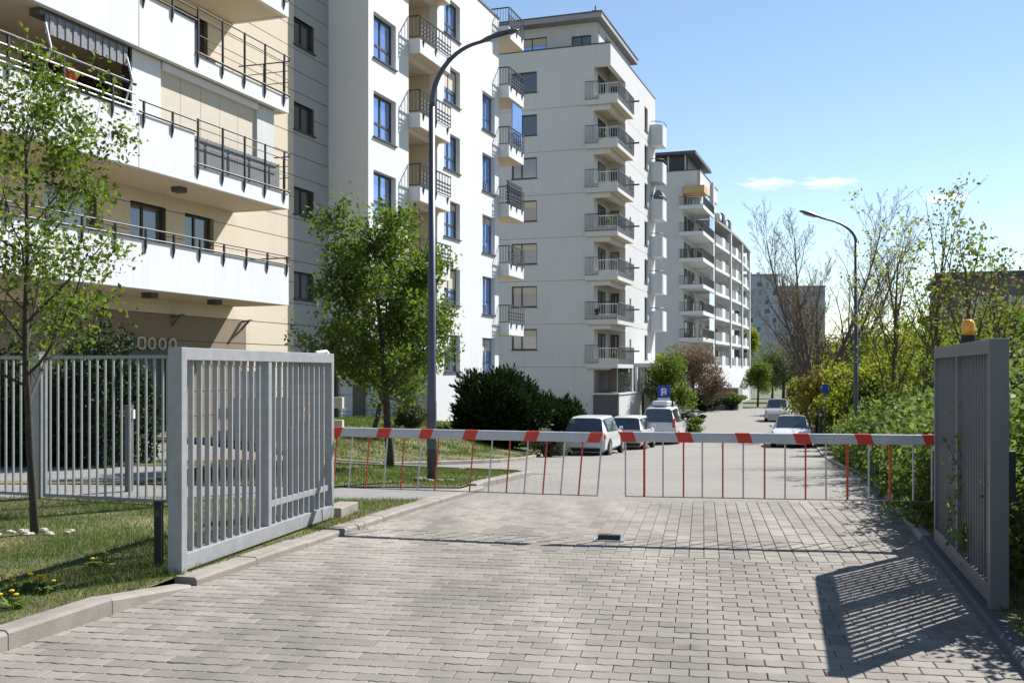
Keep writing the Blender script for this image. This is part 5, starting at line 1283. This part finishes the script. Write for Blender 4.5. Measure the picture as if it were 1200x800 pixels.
# ------------------------------------------------------------------ cars
def car(name, label, pos, heading, Lc, Wc, Hc, paint, style, group, tail='tail_amber'):
    """lofted body; local +y is forward"""
    root = empty(name, pos, heading, label, 'car', group)
    w = Wc/2; zbt = 0.60*Hc if style != 'suv' else 0.58*Hc; gc = 0.20
    h2 = Lc/2
    # stations: y, belt half width, belt z, roof half width, roof z, kind
    if style == 'sedan':
        S = [(-h2, w*0.80, zbt*0.80, w*0.72, zbt*0.84), (-h2+0.12, w*0.93, zbt*0.97, w*0.8, zbt*1.02), (-h2+0.55, w*0.97, zbt*1.02, w*0.80, zbt*1.06),
             (-h2+1.25, w*0.99, zbt*1.02, w*0.68, Hc*0.965), (-h2+2.0, w, zbt, w*0.70, Hc), (-h2+2.6, w, zbt*0.985, w*0.70, Hc*0.985), (-h2+3.35, w, zbt*0.96, w*0.78, zbt*1.02),
             (h2-0.35, w*0.95, zbt*0.86, w*0.78, zbt*0.90), (h2, w*0.78, zbt*0.66, w*0.66, zbt*0.68)]; rear = (2,); front = (5,); side = (2, 3, 4, 5)
    else:
        rk = 0.42 if style == 'hatch' else 0.18
        S = [(-h2, w*0.86, zbt*0.82, w*0.80, zbt*0.86), (-h2+0.07, w*0.95, zbt*1.0, w*0.84, zbt*1.03), (-h2+0.07+rk, w*0.985, zbt*1.03, w*0.71, Hc*0.955), (-h2+0.07+rk+0.3, w, zbt*1.02, w*0.73, Hc*0.99),
             (-h2+1.7, w, zbt, w*0.74, Hc), (-h2+2.5, w, zbt*0.98, w*0.73, Hc*0.985), (-h2+3.2, w, zbt*0.96, w*0.78, zbt*1.03),
             (h2-0.3, w*0.95, zbt*0.86, w*0.78, zbt*0.90), (h2, w*0.80, zbt*0.62, w*0.66, zbt*0.64)]; rear = (1,); front = (5,); side = (1, 2, 3, 4, 5)
    rows = []
    for (y, bw_, bz, rw, rz) in S:
        half = [(bw_*0.86, gc), (bw_*0.985, gc+0.10), (bw_*1.0, gc+(bz-gc)*0.55), (bw_*0.985, gc+(bz-gc)*0.85), (bw_*0.955, bz), (rw*1.0, bz+(rz-bz)*0.86), (rw*0.88, bz+(rz-bz)*0.97), (rw*0.5, rz+0.005)]
        pts = [(x, y, z) for x, z in half] + [(-x, y, z) for x, z in reversed(half)]
        rows.append(pts)
    n = 16; body, gr_, gf, gs0, gs1 = MB(), MB(), MB(), MB(), MB()
    allv = [p for r in rows for p in r]
    def put(mb, f): mb.add([allv[i] for i in f], [tuple(range(len(f)))])
    bf = []
    for i in range(len(S)-1):
        for k in range(n):
            k2 = (k+1) % n; f_ = (i*n+k, i*n+k2, (i+1)*n+k2, (i+1)*n+k)
            if k == n-1: bf.append(f_); continue
            if k in (5, 6, 7, 8, 9) and i in rear: put(gr_, f_); continue
            if k in (5, 6, 7, 8, 9) and i in front: put(gf, f_); continue
            if k == 4 and i in side[1:-1]: put(gs0, f_); continue
            if k == 10 and i in side[1:-1]: put(gs1, f_); continue
            bf.append(f_)
    bf += [tuple(range(n-1, -1, -1)), tuple((len(S)-1)*n+k for k in range(n))]
    body.add(allv, bf); bo = body.build('body', paint, root)
    me_ = bo.data; me_.polygons.foreach_set('use_smooth', [True]*len(me_.polygons)); me_.set_sharp_from_angle(angle=R(38))
    md = bo.modifiers.new('smooth', 'BEVEL'); md.width = 0.03; md.segments = 2; md.limit_method = 'ANGLE'; md.angle_limit = R(28)
    gr_.build('rear_window', 'glass_car', root); gf.build('windscreen', 'glass_car', root); gs0.build('side_window', 'glass_car', root); gs1.build('side_window', 'glass_car', root)
    for sy in (-h2+0.78, h2-0.82):
        for sx in (-1, 1):
            x = sx*(w-0.10)
            wl = MB().tube([(x-0.11, sy, 0.31), (x+0.11, sy, 0.31)], 0.31, 20).build('wheel', 'tyre', root, bevel=0.03)
            MB().tube([(x+sx*0.112, sy, 0.31), (x+sx*0.122, sy, 0.31)], 0.20, 14).build('rim', 'rim', wl)
            MB().tube([(sx*(w-0.16), sy, 0.33), (sx*(w+0.004), sy, 0.33)], 0.375, 20).build('wheel_arch', 'black', root)
    ry = -h2
    MB().box(-w*0.84, w*0.84, ry-0.03, ry+0.1, gc+0.02, gc+0.16).build('rear_bumper', 'black', root, bevel=0.03)
    MB().box(-w*0.86, w*0.86, ry-0.04, ry+0.12, gc+0.16, gc+0.36).build('rear_bumper', paint, root, bevel=0.04)
    MB().box(-0.26, 0.26, ry-0.048, ry-0.041, gc+0.40, gc+0.51).build('number_plate', 'plate_white', root)
    for sx in (-1, 1):
        zt = zbt*0.86 if style != 'suv' else zbt*1.0; hgt_ = 0.085 if style != 'suv' else 0.22; lw = 0.17 if style != 'suv' else 0.08
        MB().box(sx*(w*0.86)-lw, sx*(w*0.86)+lw*0.6, ry-0.015, ry+0.16, zt-hgt_, zt+hgt_).build('tail_light', tail, root, bevel=0.02)
        MB().box(sx*(w*0.62)-0.16, sx*(w*0.62)+0.16, h2-0.14, h2+0.005, zbt*0.62, zbt*0.78).build('headlight', 'headlight', root, bevel=0.02)
        MB().box(sx*(w+0.07)-0.09, sx*(w+0.07)+0.05, 0.60, 0.70, zbt+0.03, zbt+0.15).build('mirror', paint, root, bevel=0.03)
    MB().lathe([(0.045, 0), (0.045, 0.012)], 12).build('emblem', 'rim', root).location = (0, ry+0.03, zbt*0.92)
    bpy.context.view_layer.update()
    e = [c for c in root.children if c.name.startswith('emblem')][0]; e.rotation_euler = (R(90), 0, 0)
    if style == 'suv':
        for sx in (-1, 1): MB().tube([(sx*w*0.66, -h2+0.6, Hc+0.03), (sx*w*0.66, h2-2.0, Hc+0.03)], 0.02, 6).build('roof_rail', 'rail_dark', root)
    return root
hd = R(-17)
car('parked_car', 'white hatchback with amber tail lights parked by the dark evergreen', ground_px(697, 531), hd, 4.1, 1.78, 1.54, 'paint_white', 'hatch', 'cars parked on the street')
c_ = Vector(ground_px(697, 531)); st2 = Vector((math.sin(R(17)), math.cos(R(17)), 0))
q = c_ + st2*6.2 + Vector((0.35, 0, 0)); q.z = H(q.x, q.y); car('parked_car', 'small white car with blue reflecting windows between hatchback and people carrier', q, hd, 3.8, 1.70, 1.50, 'paint_white', 'hatch', 'cars parked on the street', 'tail_red')
q = c_ + st2*12.2 + Vector((0.95, 0, 0)); q.z = H(q.x, q.y); mv = car('parked_car', 'tall white people carrier with dark rear glass before the grey tower', q, hd, 4.5, 1.85, 1.86, 'paint_white', 'suv', 'cars parked on the street', 'tail_red')
MB().box(-0.4, 0.4, -1.6, -0.2, 1.90, 2.14).build('roof_box', 'paint_white', mv, bevel=0.08)
car('parked_car', 'white saloon parked at the right kerb before the hedge', ground_px(928, 522), R(180-16), 4.5, 1.82, 1.46, 'paint_white', 'sedan', 'cars parked on the street', 'tail_red')
car('parked_car', 'silver off-road car parked further down the right kerb', ground_px(911, 493), R(180-15), 4.6, 1.9, 1.75, 'paint_silver', 'suv', 'cars parked on the street', 'tail_red')

# ------------------------------------------------------------------ signs and bollards
def psign(label, px, Y, ytop, w, h, plate, letter):
    X = (px-CX)/F*Y; z = H(X, Y); zt = CH-(ytop-HY)/F*Y
    root = empty('parking_sign', (X, Y, z), R(-8), label, 'sign')
    MB().tube([(0, 0.03, -0.1), (0, 0.03, zt-z)], 0.03, 8).build('pole', 'rail_grey', root)
    bd = MB().box(-w/2, w/2, -0.012, 0.0, zt-z-h, zt-z).build('sign_board', 'sign_blue', root, bevel=0.004)
    if letter:
        m = MB(); s_ = h*0.6; x0 = -w*0.22; z0 = zt-z-h*0.82; y = -0.0125
        m.box(x0, x0+s_*0.26, y-0.004, y, z0, z0+s_)
        o_ = [(s_*0.26, s_), (s_*0.50, s_), (s_*0.68, s_*0.9), (s_*0.74, s_*0.70), (s_*0.68, s_*0.48), (s_*0.50, s_*0.36), (s_*0.26, s_*0.36)]
        i_ = [(s_*0.26, s_*0.80), (s_*0.42, s_*0.80), (s_*0.50, s_*0.76), (s_*0.52, s_*0.69), (s_*0.50, s_*0.60), (s_*0.42, s_*0.56), (s_*0.26, s_*0.56)]
        vs = [(x0+a, y-0.004, z0+b) for a, b in o_] + [(x0+a, y-0.004, z0+b) for a, b in i_]
        m.add(vs, [(k, k+1, 8+k, 7+k) for k in range(6)])
        m.add([(x0+s_*0.48, y-0.004, z0+s_*0.06), (x0+s_*0.72, y-0.004, z0+s_*0.2), (x0+s_*0.72, y-0.004, z0+s_*0.45), (x0+s_*0.5, y-0.004, z0+s_*0.37)], [(0, 1, 2, 3)])
        m.build('letter_p', 'plate_white', bd)
    if plate: MB().box(-w/2, w/2, -0.011, 0.0, zt-z-h-plate, zt-z-h-0.02).build('lower_plate', 'plate_white', root, bevel=0.003)
    return root
psign('blue parking sign with white P and grey plate below', 778, 56.0, 451.5, 0.66, 0.66, 0.42, True)
psign('small blue road sign on a dark post by the bare tree', 967, 48.0, 450, 0.28, 0.42, 0, False)
for i, px in enumerate((948, 957, 962)):
    Y = 52.0-i*2; X = (px-CX)/F*Y
    root = empty('bollard', (X, Y, H(X, Y)), 0, ['tall dark bollard furthest from the small blue road sign', 'middle dark bollard of the row by the small blue road sign', 'dark bollard next to the small blue road sign'][i], 'bollard', 'dark bollards by the kerb')
    MB().lathe([(0.06, -0.1), (0.06, 1.7), (0.075, 1.72), (0.075, 1.8), (0.03, 1.86)], 12).build('post', 'rail_dark', root); MB().lathe([(0.062, 1.45), (0.064, 1.46), (0.064, 1.55), (0.062, 1.56)], 12).build('band', 'satin_steel', root)
# ------------------------------------------------------------------ grass
def grass(name, label, n, sampler, hgt_, width, seed, zoff):
    rg = np.random.default_rng(seed); X, Yv = sampler(rg, n); n = len(X)
    Z = hgt(X, Yv)+zoff; an = rg.random(n)*6.283; ln = hgt_*(0.5+rg.random(n)); bend = rg.normal(size=(n, 2))*0.45
    patch = 0.75+0.35*np.sin(X*1.9+1.3*np.sin(Yv*1.1))*np.cos(Yv*2.3); ln *= patch
    V = np.empty((n, 3, 3)); dx, dy = np.cos(an)*width/2, np.sin(an)*width/2
    V[:, 0] = np.stack([X-dx, Yv-dy, Z], 1); V[:, 1] = np.stack([X+dx, Yv+dy, Z], 1)
    V[:, 2] = np.stack([X+bend[:, 0]*ln, Yv+bend[:, 1]*ln, Z+ln], 1)
    o = np_quads(name, V.reshape(-1, 3), 3, 'grass_blade'); tag(o, label, 'grass', None, 'stuff'); return o
def samp(y0, y1, xl, xr, bias=1.0):
    def s(rg, n):
        Yv = y0+(y1-y0)*rg.random(n)**bias; a = np.array([float(xl(y)) for y in Yv]); b2 = np.array([float(xr(y)) for y in Yv])
        return a+(b2-a)*rg.random(n), Yv
    return s
grass('grass', 'short mottled grass on the lawn around the slender young tree', 150000, samp(4.2, 13.1, lambda y: -0.52*y-3.0, lambda y: ledge(y)-0.17), 0.045, 0.006, 1, 0.053)
grass('grass', 'grass on the island round the lamp post', 22000, samp(14.85, 18.9, lambda y: -5.3, lambda y: tip(y)-0.02), 0.06, 0.011, 2, 0.048)
grass('grass', 'brighter grass on the bank below the white blocks', 45000, samp(26.2, 44, lambda y: -7.5+(y-26)*0.1, lambda y: ledge(y)-0.15), 0.085, 0.022, 3, 0.045)
grass('grass', 'grass behind the bar fence', 14000, samp(18.05, 18.95, lambda y: -9, lambda y: -5.5), 0.07, 0.014, 4, 0.0)
grass('grass', 'weedy grass under the hedge along the right kerb', 20000, samp(5, 33, lambda y: redge(y)+0.14, lambda y: redge(y)+1.2), 0.09, 0.012, 5, 0.055)

# ------------------------------------------------------------------ small fair-weather clouds far behind the street
cm = bpy.data.materials.new('cloud_vapour'); cm.use_nodes = True; ct = cm.node_tree; ct.nodes.remove(ct.nodes['Principled BSDF'])
pv_ = ct.nodes.new('ShaderNodeVolumePrincipled'); pv_.inputs['Color'].default_value = (1, 1, 1, 1); pv_.inputs['Anisotropy'].default_value = 0.62
tc = ct.nodes.new('ShaderNodeTexCoord'); nz = ct.nodes.new('ShaderNodeTexNoise'); nz.inputs['Scale'].default_value = 2.2; nz.inputs['Detail'].default_value = 6
ln = ct.nodes.new('ShaderNodeVectorMath'); ln.operation = 'LENGTH'; ct.links.new(tc.outputs['Object'], ln.inputs[0])
ct.links.new(tc.outputs['Object'], nz.inputs['Vector'])
m1 = ct.nodes.new('ShaderNodeMath'); m1.operation = 'MULTIPLY_ADD'; m1.inputs[1].default_value = -1.0; m1.inputs[2].default_value = 0.42; ct.links.new(ln.outputs['Value'], m1.inputs[0])
m2 = ct.nodes.new('ShaderNodeMath'); m2.operation = 'MULTIPLY_ADD'; m2.inputs[1].default_value = 2.2; ct.links.new(nz.outputs[0], m2.inputs[0]); ct.links.new(m1.outputs[0], m2.inputs[2])
m3 = ct.nodes.new('ShaderNodeMapRange'); m3.inputs[1].default_value = 0.80; m3.inputs[2].default_value = 1.35; m3.inputs[3].default_value = 0.0; m3.inputs[4].default_value = 0.02
ct.links.new(m2.outputs[0], m3.inputs[0]); ct.links.new(m3.outputs[0], pv_.inputs['Density']); ct.links.new(pv_.outputs[0], ct.nodes['Material Output'].inputs['Volume'])
MATS['cloud_vapour'] = cm
for i, (px, py, rx, rz, lab) in enumerate(((897, 215, 26, 9, 'small thin white cloud above the bare tree'), (968, 214, 28, 8, 'bright small white cloud right of the thin one'), (1105, 232, 24, 7, 'faint small cloud above the tallest blossom tree'))):
    D_ = 3000.0; p = at(px, py, D_); k = D_/F
    m = MB(); prof = [(math.sin(R(t)), -math.cos(R(t))) for t in range(6, 180, 12)]; m.lathe(prof, 20)
    o = m.build('cloud', 'cloud_vapour', None, smooth=True); o.location = p; o.scale = (rx*k*1.6, rx*k*0.7, rz*k*1.1); tag(o, lab, 'cloud')
